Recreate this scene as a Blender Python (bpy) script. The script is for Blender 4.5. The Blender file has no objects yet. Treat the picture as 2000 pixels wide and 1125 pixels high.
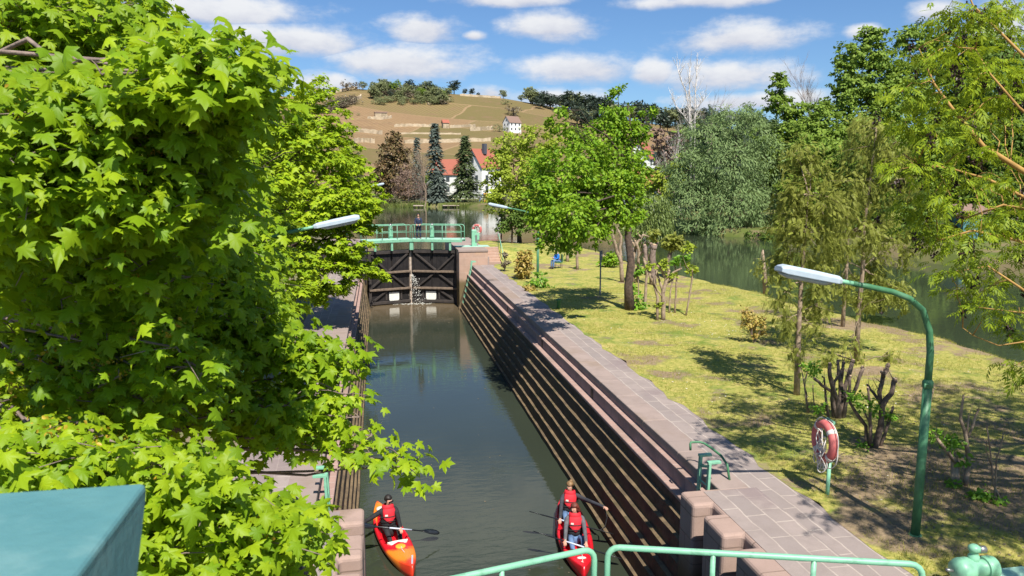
import bpy, bmesh, math, random
import numpy as np
from mathutils import Vector, Matrix, noise as mnoise

# ------------------------------------------------------------------ camera, sky, sun, exposure
SC = bpy.context.scene
COL = SC.collection
R = math.radians
PITCH, YAW, FPX, CAMZ = R(8.31), R(10.18), 1455.0, 8.8
cam_d = bpy.data.cameras.new('camera'); cam = bpy.data.objects.new('camera', cam_d); COL.objects.link(cam)
cam_d.sensor_width = 36.0; cam_d.lens = 36.0*FPX/2000.0
cam_d.clip_start = 0.05; cam_d.clip_end = 6000
cam.location = (0, 0, CAMZ); cam.rotation_euler = (R(90)-PITCH, 0, -YAW)
cam_d.dof.use_dof = True; cam_d.dof.focus_distance = 22.0; cam_d.dof.aperture_fstop = 9.0
SC.camera = cam
SC.view_settings.view_transform = 'Standard'; SC.view_settings.look = 'None'
SC.view_settings.exposure = 0.70; SC.view_settings.gamma = 1.0
SC.render.engine = 'CYCLES'
SC.cycles.max_bounces = 7; SC.cycles.diffuse_bounces = 3; SC.cycles.glossy_bounces = 3
SC.cycles.transmission_bounces = 4; SC.cycles.transparent_max_bounces = 6
SC.cycles.sample_clamp_indirect = 6.0

SUN_EL = R(54)
SUN_DIR = Vector((-0.09*math.cos(SUN_EL), 0.996*math.cos(SUN_EL), -math.sin(SUN_EL)))   # the way the light travels
sl = bpy.data.lights.new('sun', 'SUN'); so = bpy.data.objects.new('sun', sl); COL.objects.link(so)
sl.energy = 5.0; sl.angle = R(0.5); sl.color = (1.0, 0.955, 0.87)
so.rotation_euler = SUN_DIR.to_track_quat('-Z', 'Y').to_euler(); so.location = (0, -20, 60)

F3 = Vector((math.sin(YAW)*math.cos(PITCH), math.cos(YAW)*math.cos(PITCH), -math.sin(PITCH)))
R3 = Vector((math.cos(YAW), -math.sin(YAW), 0)); U3 = R3.cross(F3)
CAM = Vector((0, 0, CAMZ))
def ray(px, py): return F3*FPX + R3*(px-1000) + U3*(562.5-py)
def PZ(px, py, z): d = ray(px, py); return CAM + d*((z-CAMZ)/d.z)        # where a sight line meets the height z
def PY(px, py, Y): d = ray(px, py); return CAM + d*(Y/d.y)               # where it meets the distance Y
def PD(px, py, D): return CAM + ray(px, py).normalized()*D

world = bpy.data.worlds.new('World'); SC.world = world; world.use_nodes = True
nt = world.node_tree; nt.nodes.clear()
class NB:
    def __init__(s, tree): s.t = tree
    def n(s, typ, **kw):
        nd = s.t.nodes.new(typ)
        for k, v in kw.items(): setattr(nd, k, v)
        return nd
    def link(s, a, b): s.t.links.new(a, b)
    def math(s, op, a, b=None, c=None, clamp=False):
        nd = s.n('ShaderNodeMath', operation=op); nd.use_clamp = clamp
        for i, x in enumerate((a, b, c)):
            if x is None: continue
            if isinstance(x, (int, float)): nd.inputs[i].default_value = x
            else: s.link(x, nd.inputs[i])
        return nd.outputs[0]
    def smooth(s, x, e0, e1):
        nd = s.n('ShaderNodeMapRange', interpolation_type='SMOOTHSTEP')
        s.link(x, nd.inputs[0]); nd.inputs[1].default_value = e0; nd.inputs[2].default_value = e1
        nd.inputs[3].default_value = 0; nd.inputs[4].default_value = 1
        return nd.outputs[0]
    def mix(s, fac, a, b, blend='MIX'):
        nd = s.n('ShaderNodeMix', data_type='RGBA', blend_type=blend)
        if isinstance(fac, (int, float)): nd.inputs[0].default_value = fac
        else: s.link(fac, nd.inputs[0])
        for i, x in ((6, a), (7, b)):
            if isinstance(x, (tuple, list)): nd.inputs[i].default_value = (x[0], x[1], x[2], 1)
            else: s.link(x, nd.inputs[i])
        return nd.outputs[2]
    def noise(s, vec, scale, detail=4, rough=.55, dist=0.0):
        nd = s.n('ShaderNodeTexNoise'); nd.inputs['Scale'].default_value = scale
        nd.inputs['Detail'].default_value = detail; nd.inputs['Roughness'].default_value = rough
        nd.inputs['Distortion'].default_value = dist
        if vec is not None: s.link(vec, nd.inputs['Vector'])
        return nd
w = NB(nt)
sky = w.n('ShaderNodeTexSky', sky_type='NISHITA'); sky.sun_disc = False
sky.sun_elevation = SUN_EL; sky.sun_rotation = R(175); sky.altitude = 120; sky.air_density = 1.0; sky.dust_density = 0.4; sky.ozone_density = 2.6
tc = w.n('ShaderNodeTexCoord'); sep = w.n('ShaderNodeSeparateXYZ'); w.link(tc.outputs['Generated'], sep.inputs[0])
az = w.math('ARCTAN2', sep.outputs[0], sep.outputs[1]); el = w.math('ARCSINE', sep.outputs[2])
cmb = w.n('ShaderNodeCombineXYZ'); w.link(az, cmb.inputs[0]); w.link(w.math('MULTIPLY', el, 2.0), cmb.inputs[1])
n1 = w.noise(cmb.outputs[0], 16, 7, .62); n2 = w.noise(cmb.outputs[0], 6, 3, .5)
sp2 = w.n('ShaderNodeSeparateColor'); w.link(n1.outputs['Color'], sp2.inputs[0])
wob = w.math('SUBTRACT', n1.outputs['Fac'], 0.5); wob2 = w.math('SUBTRACT', n2.outputs['Fac'], 0.5)
CL = [(420,22,190,34,26),(560,78,190,34,34),(826,54,78,27,32),(925,70,24,10,8),(785,122,165,40,34),(1075,50,96,31,28),(1000,0,130,16,14),
      (1115,130,130,27,34),(1275,140,48,27,28),(1445,74,148,36,34),(1430,146,165,34,40),(958,182,50,20,28),(1085,190,115,19,24),
      (1370,2,190,14,14),(632,160,66,24,26),(1825,24,66,30,24),(1965,50,110,62,60),(1470,196,190,20,26),(200,90,200,80,60),(1690,60,40,16,14),
      (900,-420,380,110,110),(1350,-230,220,50,50),(2700,60,350,70,60)]
acc = None; shade = None
for (cx, cy, rx, rt_, rb) in CL:
    d0 = ray(cx, cy).normalized(); a0 = math.atan2(d0.x, d0.y); e0 = math.asin(d0.z)
    cr = math.cos(math.atan2(cx-736, FPX))
    rx_ = rx/FPX*cr*cr*1.02; rt2 = rt_/FPX*cr; rb2 = rb/FPX*cr
    dx = w.math('MULTIPLY', w.math('SUBTRACT', az, a0), 1/rx_)
    de = w.math('SUBTRACT', el, e0)
    dy = w.math('MAXIMUM', w.math('MULTIPLY', de, 1/rt2), w.math('MULTIPLY', de, -1/rb2))
    dd = w.math('POWER', w.math('ADD', w.math('MULTIPLY', dx, dx), w.math('MULTIPLY', dy, dy)), .5)
    v = w.math('SUBTRACT', 1.0, dd)
    hi = w.math('MULTIPLY', de, 1/(rt2+rb2))
    if acc is None: acc = v; shade = hi
    else:
        gt = w.math('GREATER_THAN', v, acc)
        mx = w.n('ShaderNodeMix', data_type='FLOAT'); w.link(gt, mx.inputs[0]); w.link(shade, mx.inputs[2]); w.link(hi, mx.inputs[3])
        shade = mx.outputs[0]; acc = w.math('MAXIMUM', acc, v)
den = w.math('ADD', acc, w.math('ADD', w.math('MULTIPLY', wob, 1.7), w.math('MULTIPLY', wob2, .9)))
mask = w.math('MULTIPLY', w.smooth(den, -0.22, 0.66), 0.95)
lit = w.smooth(w.math('ADD', w.math('ADD', shade, w.math('MULTIPLY', wob, 1.3)), .12), -.42, .48)
ccol = w.mix(lit, (.64, .66, .76), (.92, .93, .95))
bg1 = w.n('ShaderNodeBackground'); w.link(w.mix(1.0, sky.outputs[0], (.66, .86, 1.08), 'MULTIPLY'), bg1.inputs[0]); bg1.inputs[1].default_value = 0.072
bg2 = w.n('ShaderNodeBackground'); w.link(ccol, bg2.inputs[0]); bg2.inputs[1].default_value = 0.60
mxs = w.n('ShaderNodeMixShader'); w.link(mask, mxs.inputs[0]); w.link(bg1.outputs[0], mxs.inputs[1]); w.link(bg2.outputs[0], mxs.inputs[2])
wo = w.n('ShaderNodeOutputWorld'); w.link(mxs.outputs[0], wo.inputs[0])

# ------------------------------------------------------------------ helpers
def hx(h):
    h = h.lstrip('#'); c = [int(h[i:i+2], 16)/255 for i in (0, 2, 4)]
    return tuple(x/12.92 if x <= .04045 else ((x+.055)/1.055)**2.4 for x in c)
def tag(o, label=None, cat=None, group=None, kind=None):
    if label: o['label'] = label
    if cat: o['category'] = cat
    if group: o['group'] = group
    if kind: o['kind'] = kind
    return o
def thing(name, label, cat, loc=(0, 0, 0), rz=0, group=None):
    o = bpy.data.objects.new(name, None); COL.objects.link(o); o.empty_display_size = .2
    o.location = loc; o.rotation_euler = (0, 0, rz)
    return tag(o, label, cat, group)
def wloc(o):
    v = Vector((0, 0, 0))
    while o is not None: v += o.location; o = o.parent
    return v
def kids(o): return [c for c in bpy.data.objects if c.parent == o]
def copy_tree(o, parent=None):
    c = o.copy(); COL.objects.link(c); c.parent = parent
    for ch in kids(o): copy_tree(ch, c)
    return c
def mat(name, c1, c2=None, scale=4.0, rough=.8, bump=0.0, bscale=None, metal=0.0, spec=.4, c3=None, s3=.6, detail=6, lo=.35, hi=.65):
    m = bpy.data.materials.new(name); m.use_nodes = True
    b = NB(m.node_tree); p = m.node_tree.nodes['Principled BSDF']
    p.inputs['Roughness'].default_value = rough; p.inputs['Metallic'].default_value = metal; p.inputs['Specular IOR Level'].default_value = spec
    tcn = b.n('ShaderNodeTexCoord')
    if c2 is None: c2 = tuple(x*.78 for x in c1)
    nz = b.noise(tcn.outputs['Object'], scale, detail)
    col = b.mix(b.smooth(nz.outputs['Fac'], lo, hi), c1, c2)
    if c3:
        nz3 = b.noise(tcn.outputs['Object'], s3, 5, .6)
        col = b.mix(b.smooth(nz3.outputs['Fac'], .52, .66), col, c3)
    b.link(col, p.inputs['Base Color'])
    if bump:
        bn = b.noise(tcn.outputs['Object'], bscale or scale*4, 5)
        bp = b.n('ShaderNodeBump'); bp.inputs['Strength'].default_value = bump; bp.inputs['Distance'].default_value = .02
        b.link(bn.outputs['Fac'], bp.inputs['Height']); b.link(bp.outputs[0], p.inputs['Normal'])
    return m
def leafmat(name, c1, c2, trans=.35, rough=.45, spec=.35, tcol=None):
    m = bpy.data.materials.new(name); m.use_nodes = True
    b = NB(m.node_tree); p = m.node_tree.nodes['Principled BSDF']
    g = b.n('ShaderNodeNewGeometry')
    col = b.mix(g.outputs['Random Per Island'], c1, c2)
    tcn = b.n('ShaderNodeTexCoord'); nz = b.noise(tcn.outputs['Object'], 1.1, 3)
    col = b.mix(b.math('MULTIPLY', b.smooth(nz.outputs['Fac'], .35, .65), .35), col, tuple(x*.7 for x in c2))
    b.link(col, p.inputs['Base Color']); p.inputs['Roughness'].default_value = rough; p.inputs['Specular IOR Level'].default_value = spec
    tr = b.n('ShaderNodeBsdfTranslucent')
    tcl = b.mix(.5, col, tcol or tuple(min(1, x*1.25) for x in c1)); b.link(tcl, tr.inputs[0])
    ms = b.n('ShaderNodeMixShader'); ms.inputs[0].default_value = trans
    b.link(p.outputs[0], ms.inputs[1]); b.link(tr.outputs[0], ms.inputs[2])
    b.link(ms.outputs[0], m.node_tree.nodes['Material Output'].inputs[0])
    return m

class MB:
    """collects shapes and links them as one mesh object"""
    def __init__(s): s.v = []; s.f = []; s.mi = []
    def add(s, vs, fs, mi=0):
        o = len(s.v); s.v += [tuple(v) for v in vs]; s.f += [tuple(i+o for i in f) for f in fs]; s.mi += [mi]*len(fs); return s
    def box(s, c, d, rz=0, mi=0, M=None):
        vs = []
        for z in (-.5, .5):
            for x, y in ((-.5, -.5), (.5, -.5), (.5, .5), (-.5, .5)):
                p = Vector((x*d[0], y*d[1], z*d[2]))
                if M is not None: p = M @ p
                elif rz: p = Matrix.Rotation(rz, 3, 'Z') @ p
                vs.append(p+Vector(c))
        return s.add(vs, [(0,3,2,1),(4,5,6,7),(0,1,5,4),(1,2,6,5),(2,3,7,6),(3,0,4,7)], mi)
    def beam(s, a, b, wd, ht, up=(0, 0, 1), mi=0):
        a = Vector(a); b = Vector(b); x = (b-a); L = x.length; x.normalize(); u = Vector(up)
        y = u.cross(x)
        if y.length < 1e-4: y = Vector((0, 1, 0)).cross(x)
        y.normalize(); z = x.cross(y)
        return s.box((a+b)/2, (L, wd, ht), M=Matrix((x, y, z)).transposed(), mi=mi)
    def tube(s, pts, r, n=8, mi=0, cap=True, ry=None):
        pts = [Vector(p) for p in pts]; k = len(pts)
        rs = [r]*k if isinstance(r, (int, float)) else list(r)
        t0 = (pts[1]-pts[0]).normalized()
        u = t0.orthogonal().normalized(); vs = []
        for i, p in enumerate(pts):
            t = (pts[min(i+1, k-1)]-pts[max(i-1, 0)])
            t = t.normalized() if t.length > 1e-9 else t0
            u = (u-t*u.dot(t)); u = u.normalized() if u.length > 1e-6 else t.orthogonal().normalized()
            w_ = t.cross(u)
            for j in range(n):
                a = 2*math.pi*j/n
                vs.append(p+(u*math.cos(a)+w_*math.sin(a))*rs[i])
        fs = [(i*n+j, i*n+(j+1) % n, (i+1)*n+(j+1) % n, (i+1)*n+j) for i in range(k-1) for j in range(n)]
        if cap: fs += [tuple(range(n))[::-1], tuple(range((k-1)*n, k*n))]
        return s.add(vs, fs, mi)
    def loft(s, rings, mi=0, cap=True, closed=True):
        n = len(rings[0]); k = len(rings); vs = [p for r_ in rings for p in r_]
        m_ = n if closed else n-1
        fs = [(i*n+j, i*n+(j+1) % n, (i+1)*n+(j+1) % n, (i+1)*n+j) for i in range(k-1) for j in range(m_)]
        if cap and closed: fs += [tuple(range(n))[::-1], tuple(range((k-1)*n, k*n))]
        return s.add(vs, fs, mi)
    def prism(s, poly, z0, z1, mi=0):
        n = len(poly)
        vs = [(x, y, z0) for x, y in poly]+[(x, y, z1) for x, y in poly]
        return s.add(vs, [tuple(range(n))[::-1], tuple(range(n, 2*n))]+[(i, (i+1) % n, n+(i+1) % n, n+i) for i in range(n)], mi)
    def ball(s, c, r, n=10, m=7, mi=0):
        c = Vector(c); r = (r, r, r) if isinstance(r, (int, float)) else r
        rings = []
        for i in range(m+1):
            th = math.pi*(i+.02 if i == 0 else (i-.02 if i == m else i))/m
            rings.append([(c.x+r[0]*math.sin(th)*math.cos(2*math.pi*j/n), c.y+r[1]*math.sin(th)*math.sin(2*math.pi*j/n), c.z-r[2]*math.cos(th)) for j in range(n)])
        return s.loft(rings, mi)
    def lathe(s, c, prof, n=14, axis='Z', mi=0):
        c = Vector(c); rings = []
        for r_, h in prof:
            rg = []
            for j in range(n):
                a = 2*math.pi*j/n; q = (r_*math.cos(a), r_*math.sin(a), h)
                if axis == 'X': q = (h, r_*math.cos(a), r_*math.sin(a))
                if axis == 'Y': q = (r_*math.sin(a), h, r_*math.cos(a))
                rg.append(c+Vector(q))
            rings.append(rg)
        return s.loft(rings, mi)
    def build(s, name, mats, parent=None, smooth=False, bevel=0, local=False, seg=2):
        me = bpy.data.meshes.new(name)
        off = Vector((0, 0, 0)) if (parent is None or local) else wloc(parent)
        me.from_pydata([Vector(v)-off for v in s.v], [], s.f)
        for m_ in (mats if isinstance(mats, (list, tuple)) else [mats]): me.materials.append(m_)
        if len(me.materials) > 1: me.polygons.foreach_set('material_index', s.mi)
        bm = bmesh.new(); bm.from_mesh(me); bmesh.ops.recalc_face_normals(bm, faces=bm.faces); bm.to_mesh(me); bm.free()
        if smooth: me.polygons.foreach_set('use_smooth', [True]*len(me.polygons))
        o = bpy.data.objects.new(name, me); COL.objects.link(o); o.parent = parent
        if bevel:
            b = o.modifiers.new('bevel', 'BEVEL'); b.width = bevel; b.segments = seg; b.limit_method = 'ANGLE'; b.angle_limit = R(40)
        return o
def npmesh(name, V, T, m, parent=None, smooth=False):
    off = np.array(wloc(parent)) if parent is not None else np.zeros(3)
    V = np.ascontiguousarray(V-off, dtype=np.float32); T = np.ascontiguousarray(T, dtype=np.int32); k = T.shape[1]
    me = bpy.data.meshes.new(name)
    me.vertices.add(len(V)); me.vertices.foreach_set('co', V.ravel())
    me.loops.add(T.size); me.loops.foreach_set('vertex_index', T.ravel())
    me.polygons.add(len(T)); me.polygons.foreach_set('loop_start', np.arange(0, T.size, k, dtype=np.int32))
    if smooth: me.polygons.foreach_set('use_smooth', np.ones(len(T), dtype=bool))
    me.update(calc_edges=True); me.materials.append(m)
    o = bpy.data.objects.new(name, me); COL.objects.link(o); o.parent = parent
    return o

# ---- leaves
def fan(outline, zf, c=(0, .32)):
    pts = [c]+list(outline); V = np.array([[x, y, zf(x, y)] for x, y in pts]); n = len(outline)
    return V, np.array([[0, 1+i, 1+(i+1) % n] for i in range(n)])
def mirror(half):   # half outline from base to tip, x >= 0
    return half+[(-x, y) for x, y in reversed(half[1:-1])]
MAPLE_H = [(0,0),(.10,-.05),(.26,-.13),(.45,-.12),(.37,.04),(.33,.13),(.50,.17),(.60,.26),(.80,.44),(.60,.45),(.50,.50),(.33,.44),(.30,.56),(.36,.70),(.20,.72),(.12,.86),(0,1.08)]
def zm(a, b): return lambda x, y: -a*abs(x)**1.4 - b*max(0, y-.2)**2 + .06*math.sin(7*x+3*y)
MAPLE = [fan(mirror(MAPLE_H), zm(.45, .4)), fan(mirror(MAPLE_H), zm(.8, .7)), fan(mirror(MAPLE_H), zm(.25, .95)), fan(mirror(MAPLE_H), lambda x, y: -.55*abs(x)**1.2-.3*y*y+.25*x*y)]
M5 = [(0,0),(.42,-.12),(.30,.14),(.78,.42),(.30,.45),(0,1.05)]
MAPLE5 = [fan(mirror(M5), zm(.4, .35)), fan(mirror(M5), zm(.7, .5))]
OVAL = [fan([(0,0),(.32,.3),(.28,.65),(0,1),(-.28,.65),(-.32,.3)], lambda x, y: -.5*abs(x)-.15*y*y, (0,.45))]
DIAM = [(np.array([[0,0,0],[.33,.45,-.1],[0,1,-.05],[-.33,.45,-.1]]), np.array([[0,1,2],[0,2,3]]))]
WILLOW = [(np.array([[0,0,0],[.13,.45,-.03],[0,1,-.2],[-.13,.45,-.03]]), np.array([[0,1,2],[0,2,3]]))]
def _pinnate(np_, ll, wd, droop):
    V = []; T = []
    def leaflet(bx, by, ax, ay, L):
        o = len(V); px, py = -ay, ax
        for (u, q) in ((0,0),(.45,wd),(1,0),(.45,-wd)):
            x = bx+ax*u*L+px*q*L; y = by+ay*u*L+py*q*L
            V.append((x, y, -droop*(u*L)**1.3*.6-droop*y*y*.5)); 
        T.extend([(o,o+1,o+2),(o,o+2,o+3)])
    for i in range(np_):
        y = .22+.6*i/(np_-1)
        for s_ in (-1, 1): leaflet(0, y, s_*.80, .60, ll*(1-.12*abs(i-np_/2)))
    leaflet(0, .82, 0, 1, ll)
    return np.array(V), np.array(T)
ASH = [_pinnate(4, .42, .17, .4), _pinnate(4, .40, .18, .9)]
def _frond(q):
    V = []; T = []
    for i in range(7):
        y = i/7; o = len(V); L = .30*(1-.5*y)
        for s_ in (-1, 1):
            o = len(V); V.extend([(0,y,0),(s_*L*.6,y+.10,-.03),(s_*L,y+.26,-.10),(s_*L*.45,y+.18,-.03)] if q > .1 else [(0,y,0),(s_*L*.75,y+.06,-.04),(s_*L,y+.24,-.10),(0,y+.13,0)]); T.extend([(o,o+1,o+2),(o,o+2,o+3)])
    return np.array(V), np.array(T)
FROND = [_frond(.16)]; FROND_W = [_frond(.03)]
def scatter(name, C, Nn, Tp, S, tmpl, m, parent=None, rng=None):
    """one leaf of the template at every centre, facing Nn, tip along Tp"""
    Z = Nn/np.maximum(np.linalg.norm(Nn, axis=1, keepdims=True), 1e-6)
    Y = Tp-(Tp*Z).sum(1, keepdims=True)*Z; Y /= np.maximum(np.linalg.norm(Y, axis=1, keepdims=True), 1e-6)
    X = np.cross(Y, Z); pick = rng.integers(0, len(tmpl), len(C)); VV = []; TT = []; o = 0
    for k, (V, T) in enumerate(tmpl):
        i = np.where(pick == k)[0]
        if not len(i): continue
        P = C[i][:, None, :]+S[i][:, None, None]*(V[None, :, 0, None]*X[i][:, None, :]+V[None, :, 1, None]*Y[i][:, None, :]+V[None, :, 2, None]*Z[i][:, None, :])
        VV.append(P.reshape(-1, 3)); TT.append((T[None]+(np.arange(len(i))*len(V))[:, None, None]).reshape(-1, 3)+o); o += len(i)*len(V)
    return npmesh(name, np.concatenate(VV), np.concatenate(TT), m, parent)
def unit(a): return a/np.maximum(np.linalg.norm(a, axis=1, keepdims=True), 1e-6)
def clumps_in(rng, blobs, per, n, inner=.45):
    vol = np.array([(b[3]*b[4]+b[4]*b[5]+b[3]*b[5]) for b in blobs]); share = vol/vol.sum(); CC = []; OO = []; RR = []
    for b, s_ in zip(blobs, share):
        k = max(4, int(n*s_/per)); d = unit(rng.normal(size=(k, 3))); r = inner+(1.06-inner)*rng.random(k)**.6
        CC.append(np.array(b[:3])+d*r[:, None]*np.array(b[3:6])); OO.append(unit(d*np.array([1, 1, .8]))); RR.append(np.full(k, (b[3]*b[4]*b[5])**(1/3)))
    return np.concatenate(CC), np.concatenate(OO), np.concatenate(RR)
def crown(name, rng, blobs, n, size, tmpl, m, parent, per=45, cr=.26, flat=.55, up=.9, outw=.5, jit=.45, droop=.5, inner=.45, cmin=.25, hang=0.0):
    C, O, RR = clumps_in(rng, blobs, per, n, inner); k = len(C); idx = np.repeat(np.arange(k), (per*(.5+rng.random(k))).astype(int))
    rad = np.maximum(RR[idx]*cr, cmin); off = rng.normal(size=(len(idx), 3))*np.array([1, 1, flat])*.6*rad[:, None]
    off[:, 2] -= hang*np.abs(rng.normal(size=len(idx)))*rad
    P = C[idx]+off
    N_ = np.array([0, 0, up])+O[idx]*outw+rng.normal(size=P.shape)*jit
    T_ = O[idx]*.7+off/rad[:, None]*.6+rng.normal(size=P.shape)*.5+np.array([0, 0, -droop])
    return scatter(name, P, N_, T_, size*(.7+.6*rng.random(len(P))), tmpl, m, parent, rng)
def limb_pts(a, b, sag=.12, k=6, rnd=None, wob=.05):
    a = Vector(a); b = Vector(b); L = (b-a).length; out = []
    for i in range(k+1):
        t = i/k; p = a.lerp(b, t); p.z += math.sin(math.pi*t)*L*sag
        if rnd and 0 < i < k: p += Vector((rnd.uniform(-1, 1), rnd.uniform(-1, 1), rnd.uniform(-1, 1)))*L*wob
        out.append(p)
    return out
def trunk_mesh(name, base, top, r0, r1, blobs, bark, parent, rnd, limb=.35, start=.35, bend=.012, twigs=3, n=9):
    mb = MB(); pts = limb_pts(base, top, 0, 8, rnd, bend); pts[0] = Vector(base)-Vector((0, 0, .15))
    rs = [r0*(1.25 if i == 0 else 1)*(1-i/8)+r1*(i/8) for i in range(9)]
    mb.tube(pts, rs, n)
    for b in blobs:
        c = Vector(b[:3]); t = start+(1-start)*rnd.random()*.8
        t = min(.97, max(start, min(t, ((c.z-base[2])*.75)/max(.1, top[2]-base[2]))))
        j = t*8; i = int(j); p = pts[i].lerp(pts[min(i+1, 8)], j-i); rr = (r0*(1-t)+r1*t)*limb*1.5
        q = limb_pts(p, c, .06, 5, rnd, .04); mb.tube(q, [rr*(1-.8*k/5) for k in range(6)], 6)
        for _ in range(twigs):
            e = c+Vector((rnd.uniform(-1, 1)*b[3], rnd.uniform(-1, 1)*b[4], rnd.uniform(-.6, 1)*b[5]))*.85
            qq = limb_pts(q[rnd.choice((3, 4, 5))], e, .05, 3, rnd, .05); mb.tube(qq, [rr*.3, rr*.22, rr*.15, rr*.06], 5)
    return mb.build(name, bark, parent, smooth=True)
def tree(name, label, base, top, blobs, n, size, tmpl, lm, bark, seed, r0=.2, r1=.05, group=None, cat='tree', limb=.35, start=.35, twigs=3, **kw):
    rnd = random.Random(seed); rng = np.random.default_rng(seed)
    t = thing(name, label, cat, base, 0, group)
    trunk_mesh('trunk', base, top, r0, r1, blobs, bark, t, rnd, limb, start, twigs=twigs)
    crown('crown', rng, blobs, n, size, tmpl, lm, t, **kw)
    return t
def blob_px(px, py, rpx, Y, ry=None, depth=1.0):
    """a clump as seen at that place of the view, with its own distance and real size"""
    p = PY(px, py, Y); s_ = (Y/ray(px, py).y); rx = rpx*s_; rz = (ry or rpx)*s_
    return (p.x, p.y, p.z, rx, (rx+rz)/2*depth, rz)

# ------------------------------------------------------------------ materials
M = {}
def brickmat(name, c1, c2, mortar, bw, bh, ms, rough=.85, bump=.25, vertical=False, stain=None, rot=0, sq=1.0, wet=None, off=.5):
    m = bpy.data.materials.new(name); m.use_nodes = True; b = NB(m.node_tree); p = m.node_tree.nodes['Principled BSDF']
    tcn = b.n('ShaderNodeTexCoord'); sx = b.n('ShaderNodeSeparateXYZ'); b.link(tcn.outputs['Object'], sx.inputs[0]); cb = b.n('ShaderNodeCombineXYZ')
    wv = b.noise(tcn.outputs['Object'], 1.3, 3); wob = b.math('MULTIPLY', b.math('SUBTRACT', wv.outputs['Fac'], .5), .12)
    if vertical == 'X': b.link(sx.outputs[0], cb.inputs[0]); b.link(sx.outputs[2], cb.inputs[1])
    elif vertical: b.link(sx.outputs[1], cb.inputs[0]); b.link(sx.outputs[2], cb.inputs[1])
    else:
        b.link(b.math('ADD', sx.outputs[1], wob), cb.inputs[0]); b.link(b.math('ADD', sx.outputs[0], wob), cb.inputs[1])
    br = b.n('ShaderNodeTexBrick'); b.link(cb.outputs[0], br.inputs['Vector']); br.offset = off; br.squash = sq; br.squash_frequency = 3; br.offset_frequency = 2
    br.inputs['Color1'].default_value = (*c1, 1); br.inputs['Color2'].default_value = (*c2, 1); br.inputs['Mortar'].default_value = (*mortar, 1)
    br.inputs['Scale'].default_value = 1; br.inputs['Mortar Size'].default_value = ms; br.inputs['Mortar Smooth'].default_value = .3
    br.inputs['Brick Width'].default_value = bw; br.inputs['Row Height'].default_value = bh; br.inputs['Bias'].default_value = 0
    nz = b.noise(tcn.outputs['Object'], 2.2, 8, .7)
    col = b.mix(b.math('MULTIPLY', b.smooth(nz.outputs['Fac'], .35, .7), .6), br.outputs['Color'], tuple(x*.62 for x in c1))
    nf = b.noise(tcn.outputs['Object'], 40, 3, .6); col = b.mix(.35, col, b.mix(nf.outputs['Fac'], tuple(x*.6 for x in c1), tuple(min(1, x*1.3) for x in c2)))
    if stain:
        ns = b.noise(tcn.outputs['Object'], .55, 6, .6); col = b.mix(b.math('MULTIPLY', b.smooth(ns.outputs['Fac'], .5, .68), .75), col, stain)
    if wet:     # tide mark: algae below the usual water line
        z0, z1, wc = wet; zz = b.math('ADD', sx.outputs[2], b.math('MULTIPLY', b.math('SUBTRACT', nz.outputs['Fac'], .5), .5))
        col = b.mix(b.smooth(zz, z1, z0), col, wc)
    b.link(col, p.inputs['Base Color']); p.inputs['Roughness'].default_value = rough; p.inputs['Specular IOR Level'].default_value = .3
    bp = b.n('ShaderNodeBump'); bp.inputs['Strength'].default_value = bump; bp.inputs['Distance'].default_value = .02
    b.link(b.math('ADD', b.math('MULTIPLY', nf.outputs['Fac'], .5), b.math('MULTIPLY', br.outputs['Fac'], -.8)), bp.inputs['Height']); b.link(bp.outputs[0], p.inputs['Normal'])
    return m
M['paving'] = brickmat('sandstone_paving', (.34,.275,.245), (.24,.20,.185), (.50,.42,.355), .82, .36, .016, stain=(.21,.16,.155), sq=.62, off=.37)
M['coping'] = brickmat('sandstone_coping', (.34,.26,.225), (.27,.21,.185), (.20,.155,.14), 1.4, 3.0, .012, stain=(.25,.185,.14))
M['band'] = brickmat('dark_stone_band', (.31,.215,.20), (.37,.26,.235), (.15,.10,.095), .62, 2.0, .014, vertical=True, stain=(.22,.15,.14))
M['ledge'] = brickmat('ledge_bricks', (.40,.26,.215), (.34,.225,.19), (.46,.38,.33), .34, 4.0, .016, stain=(.26,.19,.15))
M['pier'] = brickmat('pier_sandstone', (.40,.28,.225), (.32,.225,.19), (.13,.09,.065), .9, .46, .016, vertical=True, stain=(.17,.12,.075), wet=(1.2, 2.3, (.085,.062,.03)))
M['head'] = brickmat('gate_head_sandstone', (.46,.30,.22), (.38,.26,.2), (.5,.38,.3), .9, .5, .012, vertical='X', stain=(.5,.32,.2), wet=(1.7, 2.2, (.13,.095,.045)))
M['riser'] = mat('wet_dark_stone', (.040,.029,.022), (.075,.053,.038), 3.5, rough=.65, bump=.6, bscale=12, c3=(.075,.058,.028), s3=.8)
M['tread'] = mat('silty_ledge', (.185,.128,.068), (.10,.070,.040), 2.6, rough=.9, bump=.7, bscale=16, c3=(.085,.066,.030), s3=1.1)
M['green'] = mat('pale_green_paint', (.185,.42,.275), (.21,.45,.30), 8, rough=.42, bump=.08, c3=(.15,.33,.22), s3=5)
M['dkgreen'] = mat('lamp_green_paint', (.045,.15,.07), (.06,.18,.09), 9, rough=.5, bump=.12, c3=(.09,.21,.12), s3=1.8)
M['mint'] = mat('mint_deck_paint', (.36,.60,.46), (.32,.54,.42), 5, rough=.5, c3=(.42,.56,.48), s3=1.5)
M['teal'] = mat('teal_paint', (.075,.20,.215), (.09,.22,.23), 9, rough=.55, bump=.12, c3=(.12,.25,.255), s3=6)
M['lamp'] = mat('lamp_grey', (.36,.43,.50), (.41,.48,.54), 6, rough=.45)
M['glass'] = mat('lamp_glass', (.35,.37,.36), (.4,.41,.4), 6, rough=.15)
M['black'] = mat('black_gate_paint', (.012,.010,.010), (.022,.018,.017), 3, rough=.55, bump=.15)
M['blackbeam'] = mat('dark_beam', (.03,.025,.023), (.05,.04,.035), 3, rough=.6)
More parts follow.
